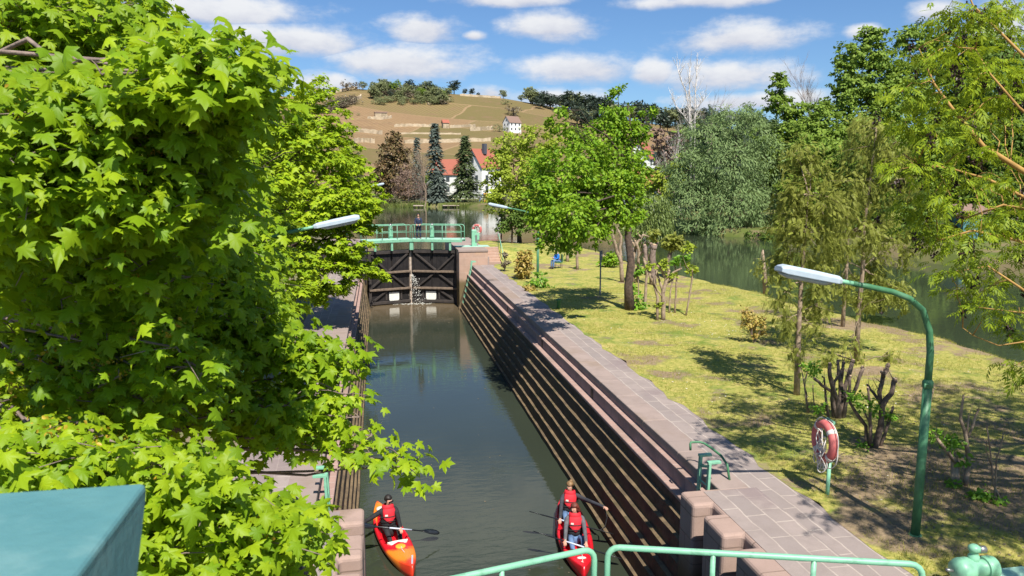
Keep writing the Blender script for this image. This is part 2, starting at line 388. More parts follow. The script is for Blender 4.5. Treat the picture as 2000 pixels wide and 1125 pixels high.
M['weather'] = mat('weathered_timber', (.46,.37,.30), (.34,.27,.21), 6, rough=.8, bump=.3)
M['foam'] = mat('white_foam', (.75,.75,.70), (.62,.61,.55), 10, rough=.5)
M['bark'] = mat('brown_bark', (.11,.075,.055), (.055,.038,.03), 9, rough=.95, bump=.8, bscale=26)
M['palebark'] = mat('pale_pruned_bark', (.36,.27,.19), (.24,.175,.12), 8, rough=.95, bump=.7, bscale=26, c3=(.16,.11,.08), s3=3)
M['greybark'] = mat('pinkish_bark', (.27,.2,.165), (.17,.125,.105), 8, rough=.95, bump=.7, bscale=26)
M['darkbark'] = mat('dark_cut_bark', (.10,.072,.055), (.17,.125,.095), 9, rough=.95, bump=.8, bscale=26)
M['birch'] = mat('white_bark', (.66,.61,.56), (.50,.45,.41), 5, rough=.85)
M['amber'] = mat('amber_twig', (.42,.25,.075), (.30,.17,.05), 6, rough=.8)
M['cut'] = mat('fresh_cut_wood', (.55,.38,.25), (.45,.3,.2), 9, rough=.9)
M['white'] = mat('white_render', (.78,.77,.74), (.70,.69,.66), 3, rough=.85)
M['roof'] = mat('red_tiles', (.36,.115,.07), (.28,.09,.06), 9, rough=.85)
M['roofbrown'] = mat('brown_tiles', (.23,.15,.115), (.19,.12,.095), 4, rough=.9)
M['pane'] = mat('window_glass', (.05,.06,.07), (.08,.09,.1), 6, rough=.15)
M['lime'] = mat('limestone_wall', (.47,.375,.255), (.36,.285,.19), .5, rough=.95, c3=(.28,.22,.14), s3=.14)
M['slate'] = mat('slate_chimney', (.06,.065,.09), (.08,.085,.1), 4)
M['red'] = mat('red_plastic', (.62,.012,.022), (.54,.010,.02), 5, rough=.33)
M['vest'] = mat('red_vest_cloth', (.60,.022,.035), (.48,.016,.028), 8, rough=.75, bump=.2)
M['buoy'] = mat('faded_lifebuoy', (.50,.105,.10), (.56,.16,.145), 5, rough=.6)
M['rope'] = mat('white_rope', (.66,.60,.54), (.55,.5,.45), 20, rough=.9)
M['blk'] = mat('black_cloth', (.012,.012,.014), (.024,.023,.025), 9, rough=.85)
M['navy'] = mat('dark_grey_jacket', (.032,.034,.042), (.05,.052,.062), 9, rough=.85, bump=.3)
M['greyj'] = mat('grey_jacket', (.085,.085,.095), (.12,.12,.13), 9, rough=.85, bump=.3)
M['denim'] = mat('blue_denim', (.075,.14,.27), (.115,.19,.33), 9, rough=.9, bump=.3)
M['dkdenim'] = mat('dark_denim', (.018,.028,.06), (.03,.04,.08), 9, rough=.9)
M['blue'] = mat('bright_blue_hoodie', (.01,.13,.50), (.02,.18,.58), 9, rough=.85)
M['skin'] = mat('skin', (.56,.31,.22), (.50,.27,.19), 10, rough=.55)
M['hairdark'] = mat('dark_hair', (.012,.010,.009), (.025,.02,.017), 20, rough=.6)
M['hairblond'] = mat('dark_blond_hair', (.26,.155,.07), (.16,.09,.04), 20, rough=.6)
M['hairred'] = mat('auburn_hair', (.16,.036,.022), (.10,.024,.016), 20, rough=.6)
M['shaft'] = mat('paddle_grip', (.50,.56,.66), (.44,.5,.6), 9, rough=.4)
M['paddle'] = mat('black_paddle', (.012,.014,.018), (.02,.023,.028), 9, rough=.3)
M['yellow'] = mat('orange_yellow_plate', (.75,.36,.03), (.68,.3,.03), 9, rough=.5)
M['steel'] = mat('worn_steel', (.3,.3,.3), (.22,.22,.22), 9, rough=.4, metal=.7)
M['signgrey'] = mat('sign_grey', (.12,.13,.15), (.16,.17,.19), 9, rough=.6)
# foliage
LM = {}
LM['maple'] = leafmat('maple_leaf', (.36,.48,.013), (.16,.29,.009), .43, .5, .28, (.42,.56,.015))
LM['maple2'] = leafmat('row_maple_leaf', (.38,.48,.018), (.20,.33,.012), .32, .5, .2, (.5,.6,.02))
LM['flower'] = leafmat('maple_seed_cluster', (.50,.38,.03), (.42,.25,.03), .3)
LM['lawn_tree'] = leafmat('lawn_tree_leaf', (.28,.41,.025), (.14,.28,.018), .34, .5, .2, (.38,.55,.03))
LM['yellowgreen'] = leafmat('yellow_green_leaf', (.38,.47,.045), (.27,.33,.04), .34, .5, .15)
LM['willow'] = leafmat('willow_leaf', (.25,.33,.13), (.17,.25,.09), .3, .5, .15)
LM['willow_weep'] = leafmat('weeping_leaf', (.24,.31,.085), (.18,.24,.065), .3)
LM['ash'] = leafmat('ash_leaf', (.34,.42,.02), (.12,.20,.012), .34, .5, .2, (.48,.58,.03))
LM['fargreen'] = leafmat('tall_ash_leaf', (.26,.35,.055), (.17,.27,.04), .34, .5, .15)
LM['fardark'] = leafmat('dark_tree_leaf', (.16,.235,.04), (.09,.155,.03), .3, .5, .15)
LM['olive'] = leafmat('cypress_spray', (.31,.35,.06), (.19,.195,.04), .34, .5, .15)
LM['conifer'] = leafmat('conifer_needles', (.10,.135,.045), (.07,.095,.035), .2)
LM['spruce'] = leafmat('blue_spruce_needles', (.125,.155,.125), (.085,.11,.09), .2)
LM['brownfir'] = leafmat('brown_green_needles', (.15,.13,.045), (.18,.105,.05), .2)
LM['pinkbare'] = leafmat('pink_budding_twigs', (.33,.22,.165), (.25,.165,.12), .2)
LM['hilltree'] = leafmat('hill_leaf', (.30,.32,.15), (.17,.20,.09), .3, .6, .1)
LM['hilldark'] = leafmat('hill_dark_leaf', (.055,.075,.045), (.035,.055,.035), .2)
LM['hillbrown'] = leafmat('hill_brown_leaf', (.23,.185,.12), (.16,.13,.09), .2)
LM['ivy'] = leafmat('ivy_leaf', (.22,.40,.03), (.15,.31,.025), .33)
LM['seed'] = leafmat('ash_keys', (.03,.016,.012), (.05,.026,.018), .1)
LM['grass'] = leafmat('grass_blade', (.27,.30,.045), (.40,.34,.085), .3, .6, .2)
LM['reed'] = leafmat('reed_blade', (.13,.19,.035), (.19,.2,.06), .3)
LM['shrub'] = leafmat('yellow_shrub_leaf', (.42,.36,.07), (.44,.29,.09), .3)

# ------------------------------------------------------------------ terrain heights
def sm(x, a, b):
    t = np.clip((np.asarray(x, float)-a)/(b-a), 0, 1); return t*t*(3-2*t)
SKY_PX = [(-1200,215),(-300,200),(300,192),(600,186),(640,183),(690,171),(760,178),(880,183),(985,190),(1060,203),(1150,222),(1300,243),(1500,258),(2000,262),(3500,280)]
SKX = np.array([PY(a, b, 600).x for a, b in SKY_PX]); SKZ = np.array([PY(a, b, 600).z for a, b in SKY_PX])
GY = np.array([0,235,330,440,520,600,760,2000.]); GV = np.array([0,0,.19,.44,.70,1,1.05,.95])
BKY = np.array([-80,10,22,43,54,71,82,95,130,164.]); BKX = np.array([43,41,40,39.5,39.5,38.7,33.6,30,24,19.])
def far_h(X, Y):
    X = np.asarray(X, float); Y = np.asarray(Y, float)
    s_ = np.interp(X*600/np.maximum(Y, 300), SKX, SKZ); g = np.interp(Y, GY, GV)
    g = .5*g+.25*(np.interp(Y-14, GY, GV)+np.interp(Y+14, GY, GV))
    und = 1.3*np.sin(X*.021+1)*np.sin(Y*.033)+.9*np.sin(X*.05+Y*.041)
    h = 3.4+(s_-3.4)*g+und*np.clip(g*1.6, 0, 1)*np.where(Y > 560, .4, 1)
    d = np.maximum(X-np.interp(Y, BKY, BKX), Y-(167.5+1.3*np.sin(X*.22)+.8*np.sin(X*.61+1)))
    k = sm(d, -1.2, 1.4); return -3.0*(1-k)+h*k + k*.25*sm(d, 0, 12)
def hill_pt(px, py, y0=180, y1=900):
    d = ray(px, py); lo = None
    for Y in np.arange(y0, y1, 1.0):
        p = CAM+d*(Y/d.y)
        if far_h(p.x, p.y) >= p.z: return Vector((p.x, p.y, float(far_h(p.x, p.y))))
    p = CAM+d*(600/d.y); return Vector((p.x, p.y, float(far_h(p.x, p.y))))
LB_Y = np.array([-40,20,44,52,57,63,70,78,82,88]); LB_X = np.array([22.5,22.3,18.7,18.6,18.8,18.5,18,17,15.5,13.])
LYr = np.array([-40,26,31,37,43.7,50,60,70,80,88]); LXr = np.array([22.6,21.3,20.3,20.2,18.7,18.6,18.4,18.0,17,14.])
def lawn_edge(Y): return np.interp(Y, LYr, LXr)+.18*np.sin(np.asarray(Y)*1.1)+.12*np.sin(np.asarray(Y)*2.7)
def lawn_h(X, Y):
    X = np.asarray(X, float); Y = np.asarray(Y, float)
    rise = sm(Y, 49.3, 53)*(1-sm(X, 9.0, 14.0))*.98*(1-sm(Y, 56, 62)*.85)
    base = 3.005+rise+.05*np.sin(X*.9+Y*.31)*np.sin(Y*.43)*sm(X, 8.3, 10)
    k = np.maximum(sm(X, lawn_edge(Y)-1.3, lawn_edge(Y)+.35), sm(Y+.5*np.sin(X), 68, 70)); return base-(base-2.25)*k

def gridmesh(name, xs, ys, hf, m, smooth=True):
    X, Y = np.meshgrid(xs, ys); V = np.stack([X, Y, hf(X, Y)], -1).reshape(-1, 3); nx = len(xs); ny = len(ys)
    i = (np.arange(ny-1)[:, None]*nx+np.arange(nx-1)[None]).ravel()
    return npmesh(name, V, np.stack([i, i+1, i+nx+1, i+nx], 1), m, smooth=smooth)

# ground materials
def ground_mat():
    m = bpy.data.materials.new('far_land'); m.use_nodes = True; b = NB(m.node_tree); p = m.node_tree.nodes['Principled BSDF']
    p.inputs['Roughness'].default_value = .95; p.inputs['Specular IOR Level'].default_value = .1
    tcn = b.n('ShaderNodeTexCoord'); O = tcn.outputs['Object']; sx = b.n('ShaderNodeSeparateXYZ'); b.link(O, sx.inputs[0])
    x, y, z = sx.outputs
    # grassy low land
    n0 = b.noise(O, .25, 6); low = b.mix(b.smooth(n0.outputs['Fac'], .4, .66), (.10,.125,.03), (.19,.15,.08))
    # vineyard parcels
    wn = b.noise(O, .02, 3); mp = b.n('ShaderNodeMapping'); mp.inputs['Rotation'].default_value = (0, 0, .35); mp.inputs['Scale'].default_value = (.011, .0125, 0)
    b.link(O, mp.inputs['Vector']); va = b.n('ShaderNodeVectorMath', operation='ADD'); b.link(mp.outputs[0], va.inputs[0])
    vs = b.n('ShaderNodeVectorMath', operation='SCALE'); b.link(wn.outputs['Color'], vs.inputs[0]); vs.inputs[3].default_value = .16; b.link(vs.outputs[0], va.inputs[1])
    vo = b.n('ShaderNodeTexBrick'); b.link(va.outputs[0], vo.inputs['Vector']); vo.offset = .37; vo.squash = .6; vo.squash_frequency = 3
    vo.inputs['Color1'].default_value = (0,0,0,1); vo.inputs['Color2'].default_value = (1,1,1,1); vo.inputs['Mortar'].default_value = (.5,.5,.5,1)
    vo.inputs['Scale'].default_value = 1; vo.inputs['Mortar Size'].default_value = .012; vo.inputs['Mortar Smooth'].default_value = .4; vo.inputs['Brick Width'].default_value = 1.15; vo.inputs['Row Height'].default_value = .62
    sc = b.n('ShaderNodeSeparateColor'); b.link(vo.outputs['Color'], sc.inputs[0])
    rp = b.n('ShaderNodeValToRGB'); b.link(sc.outputs[0], rp.inputs[0]); e = rp.color_ramp; e.interpolation = 'CONSTANT'
    e.elements[0].color = (.195,.165,.08,1); e.elements[1].position = .82; e.elements[1].color = (.255,.18,.11,1)
    for ps, cc in ((.2, (.165,.148,.068,1)), (.42, (.24,.175,.105,1)), (.62, (.185,.158,.076,1))):
        q = e.elements.new(ps); q.color = cc
    rowc = b.math('ADD', b.math('MULTIPLY', x, 2.1), b.math('MULTIPLY', y, .75))
    row = b.smooth(b.math('SINE', rowc), -.2, .8)
    vine = b.mix(b.math('MULTIPLY', b.math('MULTIPLY', row, b.smooth(sc.outputs[0], .3, .8)), .55), rp.outputs[0], (.30,.235,.14))
    vine = b.mix(b.math('MULTIPLY', vo.outputs['Fac'], .7), vine, (.31,.24,.15))
    n3 = b.noise(O, .09, 7, .65); vine = b.mix(b.math('MULTIPLY', b.smooth(n3.outputs['Fac'], .48, .7), .7), vine, (.21,.15,.10))
    n4 = b.noise(O, .6, 4, .6); vine = b.mix(b.math('MULTIPLY', b.smooth(n4.outputs['Fac'], .5, .75), .5), vine, (.12,.12,.055))
    vine = b.mix(1.0, vine, (.90,.80,.70), 'MULTIPLY'); col = b.mix(b.smooth(z, 4.2, 9.0), low, vine)
    # woods to the east of the ridge keep a dark floor
    col = b.mix(b.math('MULTIPLY', b.smooth(x, 225, 300), b.smooth(y, 330, 420)), col, (.05,.06,.035))
    b.link(col, p.inputs['Base Color']); return m
def lawn_mat():
    m = bpy.data.materials.new('patchy_lawn'); m.use_nodes = True; b = NB(m.node_tree); p = m.node_tree.nodes['Principled BSDF']
    p.inputs['Roughness'].default_value = .95; p.inputs['Specular IOR Level'].default_value = .1
    tcn = b.n('ShaderNodeTexCoord'); O = tcn.outputs['Object']; sx = b.n('ShaderNodeSeparateXYZ'); b.link(O, sx.inputs[0])
    nf = b.noise(O, 7, 6, .7); nm = b.noise(O, .9, 6, .62); nl = b.noise(O, .28, 5, .6)
    g = b.mix(b.smooth(nf.outputs['Fac'], .32, .68), (.19,.215,.04), (.42,.36,.105))
    g = b.mix(b.math('MULTIPLY', b.smooth(nm.outputs['Fac'], .48, .66), .8), g, (.10,.18,.028))
    nq = b.noise(O, 2.1, 4, .6); g = b.mix(b.math('MULTIPLY', b.smooth(nq.outputs['Fac'], .52, .7), .5), g, (.50,.38,.15))
    dirt = b.mix(b.smooth(nf.outputs['Fac'], .35, .65), (.31,.215,.145), (.19,.135,.09))
    dm = b.math('ADD', nl.outputs['Fac'], b.math('MULTIPLY', b.math('SUBTRACT', nm.outputs['Fac'], .5), .9))
    # bare earth below the bushes and along the shore
    near = b.math('MULTIPLY', b.smooth(sx.outputs[1], 17, 12), b.smooth(sx.outputs[0], 8.6, 10.5))
    shore = b.math('MULTIPLY', b.smooth(sx.outputs[0], 14.5, 18.5), .06)
    dm = b.math('ADD', dm, b.math('ADD', b.math('MULTIPLY', near, .20), shore))
    col = b.mix(b.math('MULTIPLY', b.smooth(dm, .54, .68), .9), g, dirt)
    vd = b.n('ShaderNodeTexVoronoi'); b.link(O, vd.inputs['Vector']); vd.inputs['Scale'].default_value = 5.5
    nd = b.noise(O, .5, 3); spot = b.math('MULTIPLY', b.smooth(vd.outputs['Distance'], .11, .05), b.smooth(nd.outputs['Fac'], .5, .6))
    col = b.mix(spot, col, (.62,.60,.52))
    b.link(col, p.inputs['Base Color'])
    bp = b.n('ShaderNodeBump'); bp.inputs['Strength'].default_value = .7; bp.inputs['Distance'].default_value = .05
    nb = b.noise(O, 14, 5, .7); b.link(nb.outputs['Fac'], bp.inputs['Height']); b.link(bp.outputs[0], p.inputs['Normal'])
    return m
def water_mat(name, deep, bump, sx_, sy_, rough=.04, spec=.5):
    m = bpy.data.materials.new(name); m.use_nodes = True; b = NB(m.node_tree); p = m.node_tree.nodes['Principled BSDF']
    tcn = b.n('ShaderNodeTexCoord'); mp = b.n('ShaderNodeMapping'); b.link(tcn.outputs['Object'], mp.inputs['Vector']); mp.inputs['Scale'].default_value = (sx_, sy_, 1)
    nz = b.noise(mp.outputs[0], 1.0, 4, .55, .4); nl = b.noise(tcn.outputs['Object'], .16, 3)
    col = b.mix(nl.outputs['Fac'], deep, tuple(x*1.5 for x in deep)); sy3 = b.n('ShaderNodeSeparateXYZ'); b.link(tcn.outputs['Object'], sy3.inputs[0])
    if name == 'lock_water': col = b.mix(b.math('MULTIPLY', b.smooth(b.math('ADD', sy3.outputs[1], b.math('MULTIPLY', nz.outputs['Fac'], 2.0)), 45, 53), .85), col, (.15,.11,.065))
    b.link(col, p.inputs['Base Color'])
    p.inputs['Roughness'].default_value = rough; p.inputs['IOR'].default_value = 1.42; p.inputs['Specular IOR Level'].default_value = spec
    calm = b.math('ADD', .25, b.math('MULTIPLY', b.smooth(nl.outputs['Fac'], .35, .62), .75))
    bp = b.n('ShaderNodeBump'); bp.inputs['Distance'].default_value = .06; b.link(b.math('MULTIPLY', calm, bump), bp.inputs['Strength'])
    b.link(nz.outputs['Fac'], bp.inputs['Height']); b.link(bp.outputs[0], p.inputs['Normal']); return m
M['ground'] = ground_mat(); M['lawn'] = lawn_mat()
M['lockwater'] = water_mat('lock_water', (.026,.032,.021), .13, 1.6, 4.2, .02)
M['riverwater'] = water_mat('river_water', (.030,.040,.022), .13, .9, 2.2, .05)
M['soil'] = mat('grassy_soil', (.20,.155,.10), (.13,.13,.05), 2.0, rough=.95, bump=.6, bscale=16, c3=(.11,.15,.035), s3=.3)  # brown soil mottled with grass green

xs = np.unique(np.concatenate([np.arange(-600, -60, 20.), np.arange(-60, 90, 1.6), np.arange(90, 420, 6.), np.arange(420, 1700, 40.)]))
ys = np.unique(np.concatenate([np.arange(-80, 30, 6.), np.arange(30, 190, 1.6), np.arange(190, 700, 5.), np.arange(700, 2600, 60.)]))
tag(gridmesh('ground', xs, ys, far_h, M['ground']), kind='structure')
# lawn on the island
ly = np.concatenate([np.arange(-40, 49.5, .6), [49.88,49.92,50.5,51,51.5,52,52.68,52.72], np.arange(53.2, 70.5, .6)]); lv = []; lf = []; nc = 34
for j, y in enumerate(ly):
    rv = random.Random(j); x0 = 7.62+.07*math.sin(y*2.3)+.05*math.sin(y*5.1)+rv.uniform(-.03, .03) if y < 49.9 else (8.30 if y < 52.7 else 7.05)
    x1 = float(lawn_edge(y))+.6
    for i in range(nc): x = x0+(x1-x0)*i/(nc-1); lv.append((x, y, float(lawn_h(x, y))))
for j in range(len(ly)-1):
    for i in range(nc-1): lf.append((j*nc+i, j*nc+i+1, (j+1)*nc+i+1, (j+1)*nc+i))
lawn = npmesh('lawn', np.array(lv), np.array(lf), M['lawn'], smooth=True); tag(lawn, kind='structure')
# water
MB().add([(-.9,-30,0),(6.1,-30,0),(6.1,53.4,0),(-.9,53.4,0)], [(0,1,2,3)]).build('lock_water', M['lockwater'])['kind'] = 'structure'
rw = MB().add([(-400,53.9,2.6),(9,53.9,2.6),(9,-80,2.6),(600,-80,2.6),(600,200,2.6),(-400,200,2.6)], [(0,1,2,3,4,5)]).build('river_water', M['riverwater']); tag(rw, kind='structure')

# ------------------------------------------------------------------ lock chamber walls
ZL = [.16,.54,.92,1.30,1.68,2.04]
def lock_wall(side, xw, tread, label):
    """stepped wall along the chamber; side +1 east, -1 west"""
    y0, y1 = (12.45 if side > 0 else 12.8), 50.2
    t = thing('lock_wall', label, 'wall', (xw, 20, 0))
    mb = MB(); x = xw; z = -1.5
    for zt in ZL:
        x2 = x+side*tread; ns = 70; jr = random.Random(int(zt*100)+side)
        jx = [side*jr.uniform(-.008, .011) for _ in range(ns+1)]; jz = [jr.uniform(-.008, .008) for _ in range(ns+1)]; yy_ = [y0+(y1-y0)*i/ns for i in range(ns+1)]
        for i in range(ns):
            a_, c_ = yy_[i], yy_[i+1]
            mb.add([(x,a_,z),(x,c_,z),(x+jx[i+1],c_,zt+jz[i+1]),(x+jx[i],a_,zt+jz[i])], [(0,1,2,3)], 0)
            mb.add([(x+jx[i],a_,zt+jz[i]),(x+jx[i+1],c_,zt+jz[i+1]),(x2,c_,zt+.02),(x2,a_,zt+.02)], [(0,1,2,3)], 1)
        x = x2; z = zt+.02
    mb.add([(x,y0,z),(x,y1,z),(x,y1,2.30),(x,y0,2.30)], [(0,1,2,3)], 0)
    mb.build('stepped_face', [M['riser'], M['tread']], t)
    x2 = x+side*tread*1.9
    ld = MB().box(((x-side*.03+x2+side*.3)/2, (y0+y1)/2, 2.345), (abs(x2-x)+.33, y1-y0, .09)).build('brick_ledge', M['ledge'], t, bevel=.02)
    bd = MB().box((x2+side*.2, (y0+y1)/2, 2.535), (.4, y1-y0, .29)).build('stone_band', M['band'], t)
    x3 = x2+side*tread*1.35
    MB().box(((x2-side*.02+x3+side*.3)/2, (y0+y1)/2, 2.715), (abs(x3-x2)+.32, y1-y0, .07)).build('upper_ledge', M['ledge'], t, bevel=.015)
    xc = x3-side*.005
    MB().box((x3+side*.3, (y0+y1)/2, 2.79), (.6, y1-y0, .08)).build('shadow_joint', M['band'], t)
    cp = MB()
    yy = y0; rr = random.Random(5)
    while yy < y1-.2:
        L = min(rr.uniform(1.5, 2.3), y1-yy); cp.box((xc+side*.29, yy+L/2, 2.91), (.60+rr.uniform(-.012,.012), L-.006, .186)); yy += L
    cp.build('coping', M['coping'], t, bevel=.022)
    for yq in ((20.6, 27.4, 35.2, 43.0) if side > 0 else (22, 34)):
        MB().box((x2-side*.004, yq, 2.53), (.02, .22, .26)).build('niche_shade_plate', M['black'], t)  # dark plate standing on the band, imitating the shade inside a mooring niche
    return t, x3
lw_e, xe = lock_wall(1, 5.34, .097, 'long stepped stone lock wall in full view beside the lawn path')
lw_w, xwt = lock_wall(-1, -.70, .060, 'stepped stone lock wall overhung by the leafy maples')
# bank fill under the paths, and the path slabs
pv = MB().box(((xe+.55+7.69)/2, 19.1, 2.9), (7.69-xe-.55, 62.2, .2)).build('stone_path', M['paving'], bevel=.01); tag(pv, kind='structure')
pw = MB().box(((xwt-.55-3.1)/2, 19.1, 2.9), (3.1+xwt-.55, 62.2, .2)).build('stone_path', M['paving'], bevel=.01); tag(pw, kind='structure')
lbk = MB(); 
xsL = [-3.05,-4,-6,-9,-14,-25,-60,-300]; ysL = [-40,0,10,20,30,40,50,53,60,75,76]
vv = [(x_, y_, (2.985+.99*float(sm(y_, 49, 53.5)) if y_ < 75.5 else 1.5)+(.06*math.sin(x_*1.7+y_) if x_ < -4 else 0)) for y_ in ysL for x_ in xsL]
lbk.add(vv, [(j*8+i, j*8+i+1, (j+1)*8+i+1, (j+1)*8+i) for j in range(len(ysL)-1) for i in range(7)])
tag(lbk.build('canal_bank', M['soil'], smooth=True), kind='structure')

# piers of the lower gate (slots for stop logs)
def pier(label, xf, side, ys_, back):
    """plan polygon with two notches, rounded edges"""
    t = thing('gate_pier', label, 'pier', (xf, 10, 0))
    y1 = ys_; s_ = side; P = [(xf, y1), (xf, y1-.62), (xf+s_*.36, y1-.62), (xf+s_*.36, y1-1.02), (xf, y1-1.02), (xf, y1-1.80), (xf+s_*.36, y1-1.80), (xf+s_*.36, y1-2.24),
         (xf, y1-2.24), (xf, y1-3.7), (xf+s_*.55, y1-3.7), (xf+s_*.55, -12), (back, -12), (back, y1)]
    MB().prism(P, -1.5, 2.996).build('pier_block', M['pier'], t, bevel=.07, seg=3)
    cap = MB().prism([(xf+s_*.42, y1-.12), (xf+s_*.42, y1-3.6), (back-s_*.05, y1-3.6), (back-s_*.05, y1-.12)], 2.9, 3.004).build('pier_paving', M['paving'], t)
    return t
pier('notched sandstone pier at the near end of the long stepped wall', 5.46, 1, 12.55, 7.0)
pier('notched sandstone pier beside the orange and red kayak', -.37, -1, 12.9, -2.0)

# upper head of the lock: platforms, steps, end ribs
def head(label, xf, side, xb):
    t = thing('lock_platform', label, 'platform', (xf, 52, 0))
    P = [(xf, 50.2), (xf, 51.9), (xf+side*-.32, 52.3), (xf+side*-.32, 53.0), (xf, 53.2), (xf, 61), (xb, 61), (xb, 50.2)]
    P[2] = (xf-side*.0+side*.28, 51.9); P[3] = (xf+side*.28, 53.1); P[4] = (xf, 53.1)
    MB().prism(P, -1.5, 3.9).build('masonry_block', M['head'], t, bevel=.03)
    MB().box(((xf-side*.04+xb)/2, 55.6, 3.975), (abs(xb-xf)+.05, 10.9, .15)).build('top_slab', M['coping'], t, bevel=.02)
    # battered rib closing the stepped wall
    a = 5.26 if side > 0 else -.62; b_ = 6.16 if side > 0 else -1.16
    rb = MB(); prof = [(a, -1.5), (a, .1), (b_-side*.04, 2.8), (b_+side*.3, 2.8), (b_+side*.3, -1.5)]
    rb.loft([[(x, 49.75, z) for x, z in prof], [(x, 50.19, z) for x, z in prof]]); rb.build('battered_rib', M['tread'], t, bevel=.02)
    return t
hd_e = head('pinkish stone head of the lock with its steps beside the lawn', 5.36, 1, 7.35)
hd_w = head('stone head of the lock half hidden behind the maple leaves', -.85, -1, -4.2)
st = MB()
for i in range(6):
    z1 = 3.0+(i+1)*.172; st.box((7.36+.52, 50.45+i*.33+.165, (2.7+z1)/2), (1.02, .33, z1-2.7))
st.build('steps', M['head'], hd_e, bevel=.02)
MB().prism([(7.30,50.2),(7.30,50.9),(7.44,50.9),(7.44,50.2)], 2.9, 3.55).build('step_cheek', M['coping'], hd_e, bevel=.03)

# ------------------------------------------------------------------ upper mitre gate
AP = Vector((2.28, 53.55, 0))
def hoop(a, b, z0, h, r, mb, corner=.14, n=8, up0=True):
    """rail tube from a up, across and down to b with rounded corners"""
    a = Vector(a); b = Vector(b); d = (b-a).normalized(); c = corner; zt = Vector((0, 0, 1))
    pts = [a+zt*z0, a+zt*(z0+h-c)]
    for k in (1, 2, 3): q = math.pi/2*k/4; pts.append(a+d*c*(1-math.cos(q))+zt*(z0+h-c+c*math.sin(q)))
    pts += [a+d*c+zt*(z0+h), b-d*c+zt*(z0+h)]
    for k in (3, 2, 1): q = math.pi/2*k/4; pts.append(b-d*c*(1-math.cos(q))+zt*(z0+h-c+c*math.sin(q)))
    pts += [b+zt*(z0+h-c), b+zt*z0]
    mb.tube(pts, r, n); return mb
def gate_leaf(label, hinge, apex, side, post):
    A = Vector(hinge); B = Vector(apex); d = (B-A); L = d.length; d.normalize(); n = Vector((d.y, -d.x, 0))
    if n.y > 0: n = -n
    t = thing('lock_gate', label, 'lock gate', A)
    P = lambda u, z, o=0: A+d*(u*L)+n*o+Vector((0, 0, z))
    ang = math.atan2(d.y, d.x)
    pl = MB()
    for k in range(11):
        pl.box(P((k+.5)/11*.985, 1.85), (L*.985/11-.012, .12, 4.0), rz=ang)
    pl.build('planking', M['black'], t)
    fr = MB()
    for z, hh in ((3.72, .22), (.16, .2)): fr.beam(P(.0, z, .15), P(.955, z, .15), .2, hh)
    for u in (.03,): fr.beam(P(u, 0, .13), P(u, 3.8, .13), .2, .22)
    for u in (.40, .745): fr.beam(P(u, .3, .10), P(u, 1.0, .10), .12, .09)
    fr.build('frame', M['blackbeam'], t, bevel=.015)
    wb = MB()
    for z in (1.10, 2.30): wb.beam(P(.0, z, .19), P(.955, z, .19), .30, .13)
    wb.build('cross_beam', M['weather'] if 0 else M['beamtop'], t, bevel=.015)
    for a, b_ in (((.90, 3.58), (.46, 2.38)), ((.44, 2.22), (.03, 1.2)), ((.07, 3.5), (.42, 2.4)), ((.48, 2.22), (.86, 1.2)), ((.40, 1.0), (.05, .2))):
        MB().beam(P(a[0], a[1], .13), P(b_[0], b_[1], .13), .13, .17, up=n).build('diagonal_brace', M['blackbeam'], t, bevel=.012)
    MB().beam(P(.98, -.6, .10), P(.98, 3.86, .10), .26, .24, up=n).build('meeting_post', M['weather'] if post else M['black'], t, bevel=.02)
    sl_ = MB(); c = .575; hw = .37
    prof = [(-hw, .86), (hw, .86), (hw, .34), (hw*.5, .10), (-hw*.5, .10), (-hw, .34)]
    sl_.loft([[P(c+x/L, z, .09) for x, z in prof], [P(c+x/L, z, .13) for x, z in prof]])
    sl_.build('sluice_panel', M['foam'], t)
    # walkway on top
    E0 = -.14 if side > 0 else -.1
    dk = MB().box((P(E0, 4.60, .05)+P(.985, 4.60, .05))/2, (L*(.985-E0), 1.15, .10), rz=ang); dk.build('walkway', M['mint'], t, bevel=.015)
    eb = MB()
    for o in (.63, -.53): eb.beam(P(E0, 4.53, o), P(.985, 4.53, o), .05, .2)
    eb.build('edge_beam', M['green'], t, bevel=.01)
    for u in (.12, .5, .93):
        MB().box(P(u, 4.16, .52), (.14, .16, .62), rz=ang).build('bracket', M['green'], t, bevel=.01)
    for o in (.62, -.52):
        rl = MB(); hoop(P(E0+.02, 0, o), P(.965, 0, o), 4.6, 1.02, .028, rl, .2)
        rl.tube([P(E0+.02, 5.12, o), P(.965, 5.12, o)], .02, 6)
        for u in (.28, .62): rl.tube([P(u, 4.6, o), P(u, 5.6, o)], .022, 6)
        rl.build('railing', M['green'], t, smooth=True)
    wn = MB().box(P(.55, 5.0, -.1), (.26, .24, .72), rz=ang).box(P(.55, 5.42, -.1), (.2, .3, .2), rz=ang).build('winch_post', M['green'], t, bevel=.02)
    MB().ball(P(.55, 5.58, -.1), .12).tube([P(.55, 5.45, -.1), P(.55, 5.45, .25), P(.55, 5.25, .25)], .02, 6).build('winch_crank', M['steel'], wn, smooth=True)
    MB().tube([P(.55, 4.6, .12), P(.55, .9, .12)], .035, 6).build('sluice_rod', M['black'], t)
M['beamtop'] = mat('silty_cross_beam', (.19,.14,.10), (.12,.088,.064), 5, rough=.85)
gate_leaf('black braced gate leaf with the pale meeting post, on the maple side of the lock', (-.78, 52.5, 0), AP+Vector((-.02,0,0)), -1, True)
gate_leaf('black braced gate leaf with a pale green walkway reaching the stone head and its steps', (5.5, 52.5, 0), AP+Vector((.02,0,0)), 1, False)
